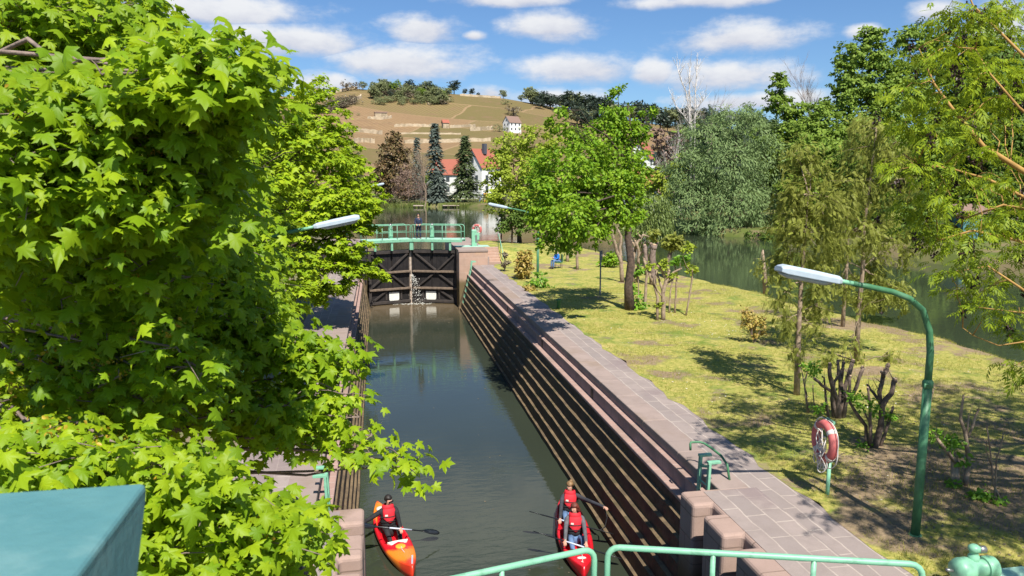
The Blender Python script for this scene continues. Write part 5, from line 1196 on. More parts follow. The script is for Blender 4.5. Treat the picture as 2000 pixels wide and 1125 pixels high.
cypress('slim cypress with a bare pale trunk, left of the other cypress and nearer the path', PZ(1556,772,3.0), [(1556,772),(1558,700),(1561,615),(1565,550),(1572,470),(1578,380)], [(1590,330,34,36,.3),(1560,380,44,40,0),(1610,400,40,40,0),(1530,430,36,32,.2),(1575,450,50,36,-.3),(1620,470,36,30,.3),(1530,500,34,26,.2),(1525,575,28,30,-.2),(1590,540,38,24,0),(1605,590,32,26,.2),(1540,620,24,18,0),(1590,640,26,20,-.2),(1548,680,14,20,0),(1560,300,36,40,.6),(1640,390,36,36,.5),(1540,390,30,40,.3),(1560,500,44,26,.3)], 1250, 42)
cypress('small cypress of two topped pale trunks at the river edge', PZ(1496,570,2.9), [(1496,570),(1493,530),(1490,488)], [(1484,512,16,18,0),(1500,540,14,12,0),(1512,520,12,18,.3)], 110, 43, .16)
cypress('cypress with a grey trunk on the shore, left of the long bare trunk', PZ(1645,645,2.9), [(1645,645),(1649,590),(1654,520),(1656,450),(1652,380)], [(1650,400,40,40,0),(1640,470,40,36,0),(1665,540,34,26,0),(1635,560,26,24,0)], 380, 44)

# ------------------------------------------------------------------ near ash tree (right)
AT = thing('ash_tree', 'ash tree with feathery yellow green leaves, amber twigs and dark seed bunches', 'tree', (15.6, 8.6, 2.98))
rnd = random.Random(51); rng = np.random.default_rng(51)
vis = [(1885,22),(1940,8),(1982,62),(1912,92),(1862,62),(1962,132),(1900,160),(1835,150),(1796,92),(1805,200),(1872,222),(1940,232),(1985,200),(1768,238),(1830,270),(1900,292),(1960,302),(1785,312),(1850,342),(1930,362),(1985,382),(1822,402),(1890,422),(1960,442),(1992,482),(1905,502),(1850,530),(1840,470),(1960,540),(1990,600),(1905,590),(1978,716),(1930,130),(1990,20),(1875,300),(1810,440),(1915,455),(1995,300),(1760,180),(1785,255),(1810,120),(1850,20),(1870,110),(1845,255),(1895,345),(1820,345),(1760,330),(1795,380),(1860,390),(1940,420),(1985,420),(1925,240),(1955,190),(1900,205),(1955,350),(1990,145),(1830,205),(1870,470),(1800,455),(1770,400),(1930,560),(1880,560),(1975,500),(1940,610),(1990,660),(1925,30),(1965,20)]
bl = []
for a, b in vis: D = rnd.uniform(9.5, 12.5); bl.append(blob_px(a, b, rnd.uniform(16, 26), D, rnd.uniform(10, 15)))
crown('crown', rng, bl, 1900, .21, ASH, LM['ash'], AT, per=9, cr=.8, flat=.5, up=1.1, outw=.25, jit=.35, droop=.35, inner=.1, cmin=.22)
sh = [(10.2,6.2,9.5,1.9,1.8,1.1),(11.5,7.4,10.8,1.8,1.8,1.2),(12.4,5.6,11.2,2.2,2,1.5),(13.4,9.0,12.0,1.6,2,1.5),(14.8,7.6,12.5,2.6,2.4,2),(15.6,10.3,10.5,1.8,2,2),(17.8,9,12,2.6,2.6,2.4),(10.5,3.6,10.8,1.8,1.6,1.1),(13,3.5,12.5,2,2,1.5),(9.6,4.9,11.5,1.4,1.5,1)]
crown('outer_crown', rng, sh, 6000, .30, ASH, LM['ash'], AT, per=14, cr=.30, flat=.6, up=1.0, outw=.3, jit=.4, droop=.4, inner=.2, cmin=.3)
ab = MB(); tp = [V3((15.6,8.6,2.8)), V3((15.5,8.5,5)), V3((15.2,8.6,7.5)), V3((15.0,8.4,10)), V3((15.1,8.0,13.5))]
ab.tube(tp, [.30,.24,.19,.12,.04], 12)
for b in sh: ab.tube(limb_pts(tp[rnd.choice((2,3))], V3(b[:3]), .05, 6, rnd, .04), [.075,.06,.05,.038,.028,.018,.01], 7)
ab.build('trunk', M['bark'], AT, smooth=True)
tw = MB()
def twig(pts, D0, D1, r0, r1):
    k = len(pts); P = [PY(a, b, D0+(D1-D0)*i/(k-1)) for i, (a, b) in enumerate(pts)]
    Q = []
    for i in range(k-1):
        for j in range(3): Q.append(P[i].lerp(P[i+1], j/3))
    Q.append(P[-1]); tw.tube(Q, [r0+(r1-r0)*i/(len(Q)-1) for i in range(len(Q))], 7); return Q
mains = [twig([(2120,400),(2000,335),(1920,285),(1862,215),(1825,165),(1795,95)], 10.5, 11.5, .055, .010), twig([(2100,480),(2000,385),(1930,350),(1860,330),(1790,318)], 10.3, 11, .035, .008), twig([(2100,180),(2010,120),(1950,60),(1900,10),(1880,-40)], 10, 11, .03, .008),
  twig([(2100,300),(1990,210),(1930,140),(1905,95)], 10, 10.6, .028, .007), twig([(2120,520),(1990,470),(1900,450),(1830,470),(1800,500)], 10.4, 11.4, .032, .007), twig([(2100,640),(1990,560),(1930,520),(1870,530)], 10.2, 11, .028, .006), twig([(2100,690),(2010,700),(1975,718)], 9.8, 10, .02, .006), twig([(2090,620),(1990,610),(1910,600)], 9.9, 10.6, .022, .006),
  twig([(2060,420),(1960,400),(1890,425),(1815,405)], 10.8, 11.8, .028, .006), twig([(2050,660),(1950,675),(1900,655),(1880,640)], 9.9, 10.4, .014, .005)]
for Q in mains:
    z_ = max(4.5, min(11, Q[0].z-.8)); j = max(1, next((q for q in range(1, 5) if tp[q].z >= z_), 4)); f = (z_-tp[j-1].z)/(tp[j].z-tp[j-1].z); tw.tube(limb_pts(tp[j-1].lerp(tp[j], f), Q[0], .04, 6, rnd, .02), [.075,.068,.06,.055,.05,.045,.04], 8)
for b in bl:
    c = V3(b[:3]); best = min((q for Q in mains for q in Q), key=lambda q: (q-c).length); tw.tube(limb_pts(best, c, .08, 4, rnd, .05), [.011,.009,.007,.005,.003], 5)
tw.build('amber_twigs', M['amber'], AT, smooth=True)
SC_ = []
for b in bl*2:
    if rnd.random() < .72: SC_.append(V3(b[:3])+V3((rnd.uniform(-.35,.35), rnd.uniform(-.3,.3), rnd.uniform(-.28,.05))))
for a, b in ((1905,668),(1960,700),(1995,730),(1870,640),(1800,505),(1845,580),(1895,530),(1960,705),(1990,735)): SC_.append(PY(a, b, rnd.uniform(10, 11)))
for c in SC_[:70]:
    k = 34; P = A([c])+rng.normal(0, 1, (k,3))*A([.028,.028,.06])
    scatter('seed_bunch', P, rng.normal(size=(k,3)), rng.normal(0,.5,(k,3))+A([0,0,-1]), .035+.03*rng.random(k), OVAL, LM['seed'], AT, rng)

# ------------------------------------------------------------------ far bank trees on the right
def fartree(name, label, base_px, Y, blobs, n, size, lm, seed, tmpl=OVAL, bark='bark', r0=.3, topf=.8, **kw):
    b = PY(base_px[0], base_px[1], Y); z0 = float(far_h(b.x, b.y)); base = V3((b.x, b.y, max(2.7, z0)))
    B = [blob_px(a, c, r_, Y+dy, r2) for a, c, r_, r2, dy in blobs]; zt = max(q[2] for q in B); k = dict(dict(per=24, cr=.22, cmin=.25, jit=.55, inner=.5, outw=.9, up=.7), **kw)
    return tree(name, label, base, V3((b.x+.3, b.y, base.z+(zt-base.z)*topf)), B, n, size, tmpl, LM[lm], M[bark], seed, r0, .06, start=.25, **k)
fartree('grey_willow', 'big rounded grey green willow standing at the far river bank', (1425,455), 82, [(1425,235,50,32,0),(1375,270,50,44,0),(1475,262,45,44,1),(1345,330,50,50,0),(1420,320,70,60,-2),(1495,330,45,60,0),(1350,400,50,44,-2),(1430,400,75,50,-3),(1505,405,35,44,-1),(1330,370,25,40,-1),(1470,215,30,20,1),(1395,440,60,22,-3),(1470,440,40,22,-3),(1350,452,40,14,-4),(1420,458,50,12,-5),(1490,455,36,16,-5)], 30000, .44, 'willow', 61, WILLOW, per=40, flat=.8, hang=.6)
fartree('tall_ash', 'slender light green tree with two upright tips right of the grey willow', (1540,430), 86, [(1522,160,17,22,0),(1518,200,24,26,0),(1556,215,22,26,0),(1540,260,44,36,0),(1510,300,40,40,-1),(1560,310,44,44,-1),(1540,360,50,44,-2),(1590,260,22,24,0)], 13500, .38, 'fargreen', 62, inner=.2)
fartree('tall_ash', 'tallest loose crowned tree of the far bank, sky showing through its top', (1720,440), 84, [(1700,72,30,22,0),(1665,105,30,28,0),(1715,115,36,30,0),(1655,155,30,34,0),(1700,175,40,36,0),(1750,150,34,34,0),(1640,200,30,28,0),(1735,215,40,40,0),(1680,240,44,34,-1),(1720,280,60,40,-1)], 17000, .38, 'fargreen', 63, inner=.2, per=18, cr=.2)
fartree('tall_ash', 'tall pale green tree beside the tallest one, partly behind the near ash', (1830,440), 86, [(1775,75,34,26,0),(1825,70,34,28,0),(1795,125,40,34,0),(1850,130,40,40,0),(1800,190,44,40,0),(1870,200,50,44,0),(1820,260,60,50,-1),(1900,110,40,50,0)], 17000, .38, 'fargreen', 64, inner=.2, per=18, cr=.2)
fartree('bank_tree', 'dark green bushy tree below the tall trees, left part of the far bank thicket', (1610,450), 78, [(1590,300,46,40,0),(1630,330,50,50,0),(1570,370,44,44,-1),(1620,400,55,40,-2),(1560,430,40,26,-2)], 14000, .36, 'fargreen', 65)
fartree('bank_tree', 'dark leafy tree in the middle of the far bank thicket', (1720,440), 72, [(1690,310,50,44,0),(1740,330,50,50,0),(1700,380,60,44,-1),(1770,390,50,40,-1),(1660,420,44,26,-1)], 14000, .36, 'fardark', 66)
fartree('bank_tree', 'mid green tree behind the near ash, between the tall trees and the teal hut', (1850,420), 66, [(1830,290,50,44,0),(1880,310,50,50,0),(1840,360,60,40,-1),(1910,360,50,40,-1)], 14000, .36, 'fargreen', 67)
fartree('bank_tree', 'dense dark tree at the right edge behind the near ash', (1970,440), 62, [(1950,150,50,60,0),(1990,230,60,60,0),(1940,270,60,50,0),(1980,350,70,50,-1),(1940,400,60,40,-1),(2030,300,60,80,0),(2030,150,50,60,0)], 15000, .36, 'fardark', 68)
fartree('bank_tree', 'round dark tree far right in the thicket, above the river bend', (2060,440), 56, [(2040,420,60,50,0),(1990,470,30,20,0),(2110,300,90,110,0)], 5000, .34, 'fardark', 69)
fartree('bank_tree', 'low dense green tree over the river bend below the near ash twigs', (1900,470), 58, [(1790,410,44,40,0),(1745,440,44,34,0),(1940,450,60,40,0),(2000,420,50,50,0),(1955,380,50,40,1),(1820,455,50,22,-1)], 11000, .32, 'fardark', 76)
fartree('tall_ash', 'tall full green tree at the right edge, mostly behind the near ash', (1950,440), 82, [(1920,75,46,46,0),(1975,105,46,50,0),(1895,165,46,46,0),(1950,215,60,54,0),(2010,220,50,70,0),(1900,270,60,50,-1)], 15000, .38, 'fargreen', 77, inner=.3)
fartree('bank_tree', 'fresh green tree filling the gap left of the tallest far bank tree', (1610,440), 82, [(1605,225,26,30,0),(1585,265,34,34,0),(1630,270,34,36,0),(1610,310,44,36,-1),(1570,320,36,30,-1)], 9000, .36, 'fargreen', 78, inner=.3)
fartree('bank_shrub', 'low yellowish bush on the far bank beside the willow', (1550,462), 74, [(1545,440,26,18,0),(1580,450,34,18,0),(1522,450,16,14,0),(1560,415,30,24,1)], 4200, .28, 'yellowgreen', 70)
fartree('bank_shrub', 'long low dark bush line under the far bank thicket', (1650,480), 66, [(1600,465,40,14,2),(1660,472,40,14,0),(1720,470,40,16,-2),(1790,470,44,24,-4),(1860,475,44,24,-8),(1930,490,44,26,-12),(2000,510,44,28,-16),(1840,455,50,30,-2),(1640,450,50,24,4),(1740,450,60,26,2),(1520,462,40,12,4),(1480,462,30,10,6)], 13500, .28, 'fardark', 71)
fartree('bank_shrub', 'budding brown and green bush left of the grey willow on the far bank', (1300,440), 92, [(1300,380,26,36,0),(1320,330,18,30,0),(1285,345,16,22,0),(1290,425,26,18,-1),(1262,372,18,26,3)], 4200, .36, 'yellowgreen', 72, inner=.2)
fartree('bank_shrub', 'reddish budding bush behind the white twigs left of the willow', (1310,330), 105, [(1305,300,26,40,0),(1330,280,20,28,0),(1285,270,14,24,0)], 2600, .34, 'pinkbare', 73, inner=.1)

# bare trees
def bare(name, label, base, H, spread, m, seed, levels=4, r0=.16, n0=3, lean=0, kids_=3, group=None, tilt=.5):
    rn = random.Random(seed); t = thing(name, label, 'tree', base, 0, group); mb = MB()
    def grow(p, d, L, r_, lv):
        pts = [p]; q = p.copy(); dd = d.copy()
        for i in range(4): dd = (dd+V3((rn.gauss(0,.10), rn.gauss(0,.10), rn.gauss(.03,.06)))).normalized(); q = q+dd*L/4; pts.append(q.copy())
        mb.tube(pts, [r_, r_*.85, r_*.72, r_*.6, r_*.45], 6 if lv < 2 else 4)
        if lv < levels:
            for k in range(kids_+(1 if lv > 0 else n0-kids_)):
                i = rn.choice((2,3,4)); a = rn.uniform(0, 6.28); o = dd.orthogonal().normalized(); o2 = dd.cross(o)
                nd = (dd+(o*math.cos(a)+o2*math.sin(a))*rn.uniform(.35, .8)*spread+V3((0,0,.15))).normalized(); grow(pts[i], nd, L*rn.uniform(.55,.8), r_*.52, lv+1)
    grow(V3(base)-V3((0,0,.2)), V3((lean,0,1)).normalized(), H*tilt, r0, 0)
    mb.build('branches', m, t); return t, mb
pb_ = PY(1349, 262, 100); b0_ = V3((pb_.x, 100, float(far_h(pb_.x, 100))))
t = thing('white_birch', 'tall leafless white barked tree standing above the grey willow', 'tree', b0_); mb = MB(); rn = random.Random(8); mt = MB()
for tl, r_ in (([(1352,330),(1348,250),(1346,215),(1340,180),(1328,150),(1322,128)], .20), ([(1352,330),(1350,250),(1348,200),(1346,160),(1348,125)], .18), ([(1358,330),(1357,240),(1358,190),(1360,150),(1362,122)], .17), ([(1348,245),(1335,225),(1318,205),(1312,185)], .10), ([(1357,215),(1370,200),(1378,192)], .09)):
    P = [PY(a, b, 100+rn.uniform(-.5,.5)) for a, b in tl]
    if tl[0][1] == 330: P[0].z = b0_.z-.2
    mb.tube(P, [.72*r_*(1-.7*i/(len(P)-1)) for i in range(len(P))], 7)
    for i in range(1, len(P)):
        for k in range(9):
            f = rn.random(); c = P[i-1].lerp(P[i], f)
            if c.z < b0_.z+9: continue
            e = c+V3((rn.uniform(-1.1,1.1), rn.uniform(-1,1), rn.uniform(.5,1.9))); mt.tube([c, c.lerp(e,.5)+V3((0,0,-.1)), e], [.035,.025,.012], 4)
            for _ in range(3): g = c.lerp(e, rn.uniform(.4,1)); mt.tube([g, g+V3((rn.uniform(-.5,.5), rn.uniform(-.4,.4), rn.uniform(-.1,.8)))], [.016,.007], 4)
mb.build('trunk', M['birch'], t, smooth=True); mt.build('twigs', M['birch'], t)
p = PY(1605, 200, 88); bare('bare_tree', 'leafless grey tree rising beside the tallest far bank tree', V3((p.x, 88, 8.0)), 11.5, .6, M['greybark'], 5, 5, .17, 3, 0, 3)
p = PY(1322, 250, 96); bare('bare_tree', 'slanting leafless pale shrub tree left of the grey willow', V3((p.x+1.2, 96, 4.0)), 11, .8, M['birch'], 9, 4, .10, 3, -.35, 3)
p = PY(1395, 215, 110); bare('bare_tree', 'leafless light tree peeping over the top of the grey willow', V3((p.x, 110, 8.0)), 13, .7, M['greybark'], 12, 4, .14, 3, .1, 3)

# ------------------------------------------------------------------ far bank straight ahead
def on_far(px, Y, py=400):
    p = PY(px, py, Y); return V3((p.x, Y, float(far_h(p.x, Y))))
def conifer(label, px, ytop, hw, Y, lm, n, seed, name='spruce', taper=1.0, bare_=.06, size=.5, py=400):
    b = on_far(px, Y); top = PY(px, ytop, Y).z; H = top-b.z; s_ = Y/FPX; W = hw*s_*1.02; rn = random.Random(seed); rg = np.random.default_rng(seed)
    t = thing(name, label, 'tree', b); MB().tube([b-V3((0,0,.2)), b+V3((0,0,H*.5)), b+V3((0,0,H*.98))], [.22,.14,.03], 7).build('trunk', M['bark'], t, smooth=True)
    C = []; N_ = []; T_ = []; lay = int(H/.55)
    for i in range(n):
        f = rn.random()**1.35*(1-bare_)+bare_; l = (int(f*lay)+.5*rn.random())/lay; r_ = W*(1-l)**taper*(.85+.3*math.sin(l*31+seed))*(.35+.7*rn.random()**.6); a = rn.uniform(0, 6.283); r_ *= 1+.22*math.sin(3*a+l*9)
        C.append((b.x+r_*math.cos(a), b.y+r_*math.sin(a), b.z+H*l-.18*r_)); N_.append((math.cos(a)*.5+rn.gauss(0,.3), math.sin(a)*.5+rn.gauss(0,.3), 1)); T_.append((math.cos(a), math.sin(a), -.45+rn.gauss(0,.2)))
    scatter('crown', A(C), A(N_), A(T_), size*(.6+.6*rg.random(n)), FROND_W, LM[lm], t, rg); return t
conifer('tall narrow blue grey spruce in the middle of the far bank', 851, 238, 23, 182, 'spruce', 1500, 1, taper=.8, size=1.0)
conifer('smaller blue grey spruce left of the tall one', 816, 266, 15, 186, 'spruce', 800, 2, size=.9)
conifer('short pale bluish spruce at the water in front of the tall one', 858, 330, 23, 173, 'spruce', 900, 3, taper=.75, size=.9)
conifer('dark pointed fir in front of the red roofed house', 909, 262, 31, 174, 'conifer', 1700, 4, name='fir', bare_=.13, taper=.85, size=1.0)
conifer('dark fir half behind the row maples', 703, 295, 24, 190, 'conifer', 900, 5, name='fir')
t6 = on_far(767, 180); bl = [blob_px(a, b, r_, 180, r2) for a, b, r_, r2 in [(768,268,13,14),(765,295,22,20),(775,320,24,22),(755,330,20,22),(772,350,26,20),(752,362,20,18),(790,300,10,14),(785,372,16,16),(745,345,12,14)]]
tree('brown_fir', 'broad brownish green conifer left of the spruces', t6, t6+V3((0,0,16)), bl, 6500, .6, OVAL, LM['brownfir'], M['bark'], 74, .3, .06, per=16, cr=.3, cmin=.6, jit=.6)
b7 = on_far(798, 171); bl = [blob_px(a, b, r_, 171, r2) for a, b, r_, r2 in [(795,340,22,22),(780,362,18,18),(812,362,20,20),(795,378,26,10)]]
tree('budding_tree', 'pinkish budding round tree at the far water edge', b7, b7+V3((0,0,7)), bl, 4200, .34, WILLOW, LM['pinkbare'], M['greybark'], 75, .14, .04, per=14, cr=.3, cmin=.4, jit=.9, inner=.1)
b8 = on_far(830, 169.5); bare('bare_tree', 'leafless tree with a pale trunk between the pink tree and the short spruce', b8, 12.5, .62, M['palebark'], 22, 5, .2, 4, 0, 3)
b9 = on_far(815, 168.8); bare('bare_tree', 'thin leafless tree beside the pink budding tree', b9, 8.5, .5, M['greybark'], 23, 4, .09, 3, 0, 3)

def house(label, c, w_, d_, hw, hr, rz, roofm='roof', wallm='white', cat='house', name='house', chim=None, wins=True):
    """walls w_ x d_, ridge along its local x"""
    t = thing(name, label, cat, c, rz); B = lambda mb, nm, m_, p=None, **k: mb.build(nm, m_, p or t, local=True, **k)
    x, y = w_/2, d_/2
    wl = MB().add([(-x,-y,-2),(x,-y,-2),(x,y,-2),(-x,y,-2),(-x,-y,hw),(x,-y,hw),(x,y,hw),(-x,y,hw),(-x,0,hw+hr),(x,0,hw+hr)], [(0,1,5,4),(2,3,7,6),(1,2,6,9,5),(3,0,4,8,7),(0,3,2,1),(4,5,9,8),(6,7,8,9)])
    B(wl, 'wall', M[wallm]); o = .35; e = .2; k = hr/y
    rf = MB(); th = .16
    for s_ in (-1, 1): rf.add([(-x-o, s_*(y+o), hw-o*k+e), (x+o, s_*(y+o), hw-o*k+e), (x+o, 0, hw+hr+e), (-x-o, 0, hw+hr+e), (-x-o, s_*(y+o), hw-o*k+e-th), (x+o, s_*(y+o), hw-o*k+e-th), (x+o, 0, hw+hr+e-th), (-x-o, 0, hw+hr+e-th)], [(0,1,2,3),(4,5,6,7),(0,1,5,4),(1,2,6,5),(3,0,4,7)])
    r_ = B(rf, 'roof', M[roofm])
    if chim: MB().box((chim[0], chim[1], hw+hr+chim[2]/2-.6), (1.0,.9,chim[2]+1.2)).build('chimney', M['slate'], r_, local=True)
    if wins:
        nx = max(1, int(w_/2.6)); fl = max(1, int(hw/2.7))
        for f in range(fl):
            for i in range(nx):
                wx_ = -x+w_*(i+.5)/nx
                for s_ in (-1,): B(MB().box((wx_, s_*(y+.02), 1.5+2.7*f), (1.0,.10,1.25)), 'window', M['pane'])
            for s_ in (-1, 1):
                for yy in (-y*.45, y*.45): B(MB().box((s_*(x+.02), yy, 1.5+2.7*f), (.10,.95,1.25)), 'window', M['pane'])
        for s_ in (-1, 1): B(MB().box((s_*(x+.02), 0, hw+hr*.35), (.10,.9,1.1)), 'window', M['pane'])
    return t
def hz(px, Y): v = on_far(px, Y, 340); return v
h1 = hz(886, 205); h1.z = 4.6; house('white gabled house with red roof just left of the dark fir', h1, 10, 7.2, 5.6, 3.8, -.55)
h2 = hz(943, 200); h2.z = 5.0; house('white house with steep red roof and dark chimney right of the dark fir', h2, 7.4, 7.0, 7.0, 4.6, .62, chim=(-.5,-1.2,1.5))
p = hill_pt(1000, 258); house('large white hillside house with a brown roof above the lawn tree', p, 8.6, 7.2, 5.4, 3.8, .45, 'roofbrown')
p = hill_pt(870, 250); house('tiny red roofed vineyard hut on the middle terrace', p, 3.6, 3.2, 3.0, 1.6, .2, 'roof', 'lime', 'hut', 'vineyard_hut', wins=False)
p = hill_pt(744, 229); house('cream flat roofed vineyard cabin on the upper slope', p, 7.5, 4.5, 2.6, .5, .1, 'roofbrown', 'lime', 'hut', 'vineyard_hut', wins=False)
p = hill_pt(628, 195); house('small white house with red roof at the left end of the ridge', p, 7.0, 5.5, 2.8, 2.6, .4)
p = hill_pt(618, 182); house('pale grey roofed house highest at the left end of the ridge', p, 7.0, 5, 3.2, 1.8, .2, 'roofbrown')
p = hill_pt(746, 174); house('brown red roofed house among the ridge trees', p, 8.0, 5, 2.6, 2.4, .3, 'roof', 'lime')
p = hill_pt(800, 176); house('small white house between the ridge trees', p, 4.0, 4, 3.0, 1.4, .3, 'roofbrown')
h3 = hz(1253, 200); h3.z = 9.0; house('orange roofed house showing right of the lawn tree crown', h3, 8, 7, 5.5, 4.2, .9)
h4 = hz(1272, 150); h4.z = 5.0; house('house with a long pale red roof low behind the lawn tree', h4, 10, 7, 2.7, 3.0, .35, 'roof')
h5 = hz(1287, 118); house('little white shed with dark roof left of the willow', h5, 4.0, 3.5, 3.0, 1.2, .5, 'roofbrown', cat='shed', name='garden_shed', wins=False)
h6 = PY(1882, 440, 58); h6.z = float(far_h(h6.x, 58)); house('teal green garden hut behind the near ash twigs', h6, 2.4, 2.2, 2.3, .5, .1, 'roofbrown', 'teal', 'hut', 'garden_hut', wins=False)
# jetties and boat at the far shore
for lb_, px, wj in (('dark wooden jetty at the far shore below the dark fir', 890, 3.6), ('small dark jetty at the far shore below the short spruce', 822, 2.2)):
    c = PZ(px, 409, 2.6); t = thing('jetty', lb_, 'jetty', (c.x, 166.0, 2.6)); MB().box((c.x, 166.0, 3.05), (wj, 2.4, .14)).build('deck', M['weather'], t)
    for x in (-.4, 0, .4): MB().tube([(c.x+x*wj, 165.1, 1.5), (c.x+x*wj, 165.1, 3.0)], .09, 6).build('pile', M['blackbeam'], t)
c = PZ(900, 392, 3.4); t = thing('garden_fence', 'reddish wooden garden fence below the red roofed house', 'fence', (c.x, 176, 3.4))
for k in range(9): MB().box((c.x-6+1.5*k, 176, 4.1), (.12,.12,1.5)).build('fence_post', M['bark'], t)
for z in (3.9, 4.5): MB().box((c.x, 176, z), (12.2,.05,.12)).build('fence_rail', M['bark'], t)
q = MB().box((0,0,0),(1,1,1))
c = on_far(943, 174); t = thing('climbing_frame', 'small colourful climbing frame on the far lawn', 'play frame', c)
MB().beam(c+V3((-.9,0,0)), c+V3((.1,0,2.0)), .6, .08).build('slide', M['blue'], t); MB().box(c+V3((.6,0,1.0)), (.9,.8,2.0)).build('tower', M['yellow'], t); MB().beam(c+V3((1.6,0,0)), c+V3((1.0,0,2.2)), .12, .12).build('leg', M['yellow'], t)

# terrace walls on the vineyard hill
def twall(label, pts, h=2.2):
    h *= .72
    P = [];
    for (a, b), (c_, d_) in zip(pts[:-1], pts[1:]):
        for k in range(6): P.append(hill_pt(a+(c_-a)*k/6, b+(d_-b)*k/6))
    P.append(hill_pt(*pts[-1])); mb = MB(); rings = []
    for i, p in enumerate(P):
        d = (P[min(i+1, len(P)-1)]-P[max(0, i-1)]); d.z = 0; d.normalize(); n = V3((-d.y, d.x, 0)); hh = h*(.75+.35*abs(math.sin(i*1.7)))
        rings.append([p-n*.5+V3((0,0,-1.5)), p+n*.9+V3((0,0,-1.5)), p+n*.9+V3((0,0,hh)), p-n*.2+V3((0,0,hh))])
    tag(mb.loft(rings).build('terrace_wall', M['lime']), label, 'wall', 'vineyard terrace walls')
twall('limestone terrace wall left of the tiny red roofed hut', [(770,248),(800,247),(843,248)])
twall('limestone terrace wall running right from the tiny red roofed hut', [(878,250),(900,249),(928,248)])
twall('limestone terrace wall ending beside the large white hillside house', [(918,256),(940,255),(962,254)], 3)
twall('tall broken terrace wall left, above the brown conifer', [(673,256),(700,258),(745,263)], 3)
twall('lowest long terrace wall behind the spruces', [(790,280),(860,279),(958,276)], 2.6)
twall('terrace wall at the left foot of the hill', [(690,279),(712,278),(732,280)], 3)
twall('steep bright rock wall below the ridge trees', [(836,204),(860,200),(879,197)], 2.6)
twall('bright wall climbing left of the ridge trees', [(686,202),(696,196),(706,192)], 3)
twall('cream wall along the bare crest of the vineyard', [(898,187),(940,190),(978,192)], 2.2)
twall('cream wall at the far left crest', [(640,181),(670,174),(697,170)], 2.6)
twall('short wall in front of the cream cabin', [(718,232),(745,234),(765,231)], 2.2)
twall('low wall on the slope beneath the cream cabin', [(780,262),(840,262),(900,263)], 1.2)

# ------------------------------------------------------------------ small far trees, copied
def proto(name, kind, lm, seed, nleaf=150):
    rn = random.Random(seed); rg = np.random.default_rng(seed); t = thing(name, 'tree', 'tree', (0,0,0))
    MB().tube([(0,0,-.1),(0.01,0,.3),(0,.01,.6)], [.03,.024,.01], 5).build('trunk', M['bark'], t)
    if kind == 'round': B = [(0,0,.62,.26,.26,.26),(.16,.05,.5,.22,.22,.22),(-.17,-.04,.52,.2,.2,.22),(.03,-.12,.76,.18,.18,.2),(-.05,.1,.38,.2,.2,.16)]
    elif kind == 'bush': B = [(0,0,.4,.42,.4,.34),(.3,.1,.3,.32,.3,.28),(-.32,0,.32,.3,.3,.28),(.1,-.2,.55,.25,.25,.25)]
    else: B = [(0,0,.25,.2,.2,.16),(0,0,.45,.16,.16,.16),(0,0,.65,.11,.11,.16),(0,0,.85,.06,.06,.14)]
    crown('crown', rg, B, nleaf, .055 if nleaf > 1000 else .10, DIAM, LM[lm], t, per=7 if nleaf < 1000 else 16, cr=.3, cmin=.06, jit=.8, inner=.35); return t
PR = {k: [proto(n_, kd, lm, s_*7+i, nl) for i in range(2)] for s_, (k, n_, kd, lm, nl) in enumerate((('g','hill_tree','round','hilltree',620),('d','dark_hill_tree','round','hilldark',620),('b','hill_bush','bush','hillbrown',360),('f','valley_tree','round','fargreen',1900),('u','hill_shrub','bush','hilltree',340)))}
used = set()
def put(k, p, H, label, group, wide=1.0):
    o = random.choice(PR[k]); c = o if o.name not in used else copy_tree(o); used.add(o.name)
    c.location = p; c.scale = (H*wide*random.uniform(.9,1.2), H*wide*random.uniform(.9,1.2), H); c.rotation_euler = (0, 0, random.uniform(0, 6.28)); c['label'] = label; c['group'] = group; c['category'] = 'tree' if k not in 'bu' else 'bush'
random.seed(77)
def pxm(px, py): p = hill_pt(px, py); return p, p.y/FPX
for px, py, hp, k, lb_ in ((678,178,24,'b','brown tree on the left shoulder of the ridge'),(694,176,18,'b','smaller brown tree right beside the brown ridge tree'),(709,176,18,'g','green tree at the left end of the ridge wood'),(887,184,28,'d','big dark round tree at the right end of the ridge wood'),(875,190,20,'g','green tree left below the big dark round ridge tree'),(908,184,13,'d','first small dark tree on the bare crest'),(922,184,15,'d','second small dark tree on the bare crest'),(934,185,8,'d','smallest dark shrub tree on the bare crest'),(983,190,18,'g','lone round tree on the vineyard crest'),(987,205,14,'u','green bush below the lone crest tree'),(1003,226,26,'b','brown bare bushy tree above the large white house'),(1018,193,14,'g','small tree right of the lone crest tree'),(1036,197,34,'g','tall pale tree at the start of the eastern wood'),(976,258,20,'u','dark green tree at the left corner of the large white house'),(700,226,6,'u','small round bush alone on the upper slope'),(880,200,12,'u','bush at the end of the bright rock wall')):
    p, s_ = pxm(px, py); put(k, p, hp*s_, lb_, 'ridge trees', 1.15)
for i in range(80):
    px = random.uniform(728, 868); py = 190+random.uniform(-12, 8)+(8 if px > 850 else 0); p, s_ = pxm(px, py); put(random.choice('gdgbufg'), p, random.choice((random.uniform(10, 20), random.uniform(16, 29)))*s_, 'green or brown tree in the wood along the hill ridge', 'trees of the ridge wood', 1.1)
for i in range(26):
    px = random.uniform(740, 862); p, s_ = pxm(px, 203+random.uniform(-5,3)-(px-800)*.02); put(random.choice('uug'), p, random.uniform(9, 17)*s_, 'low bush in the band below the ridge wood', 'bushes below the ridge', 1.5)
for i in range(24):
    px = random.uniform(628, 690); p, s_ = pxm(px, 222-(px-630)*.35+random.uniform(-4,4)); put(random.choice('bbu'), p, random.uniform(12, 24)*s_, 'brownish bush in the thicket on the left slope', 'bushes on the left slope', 1.4)
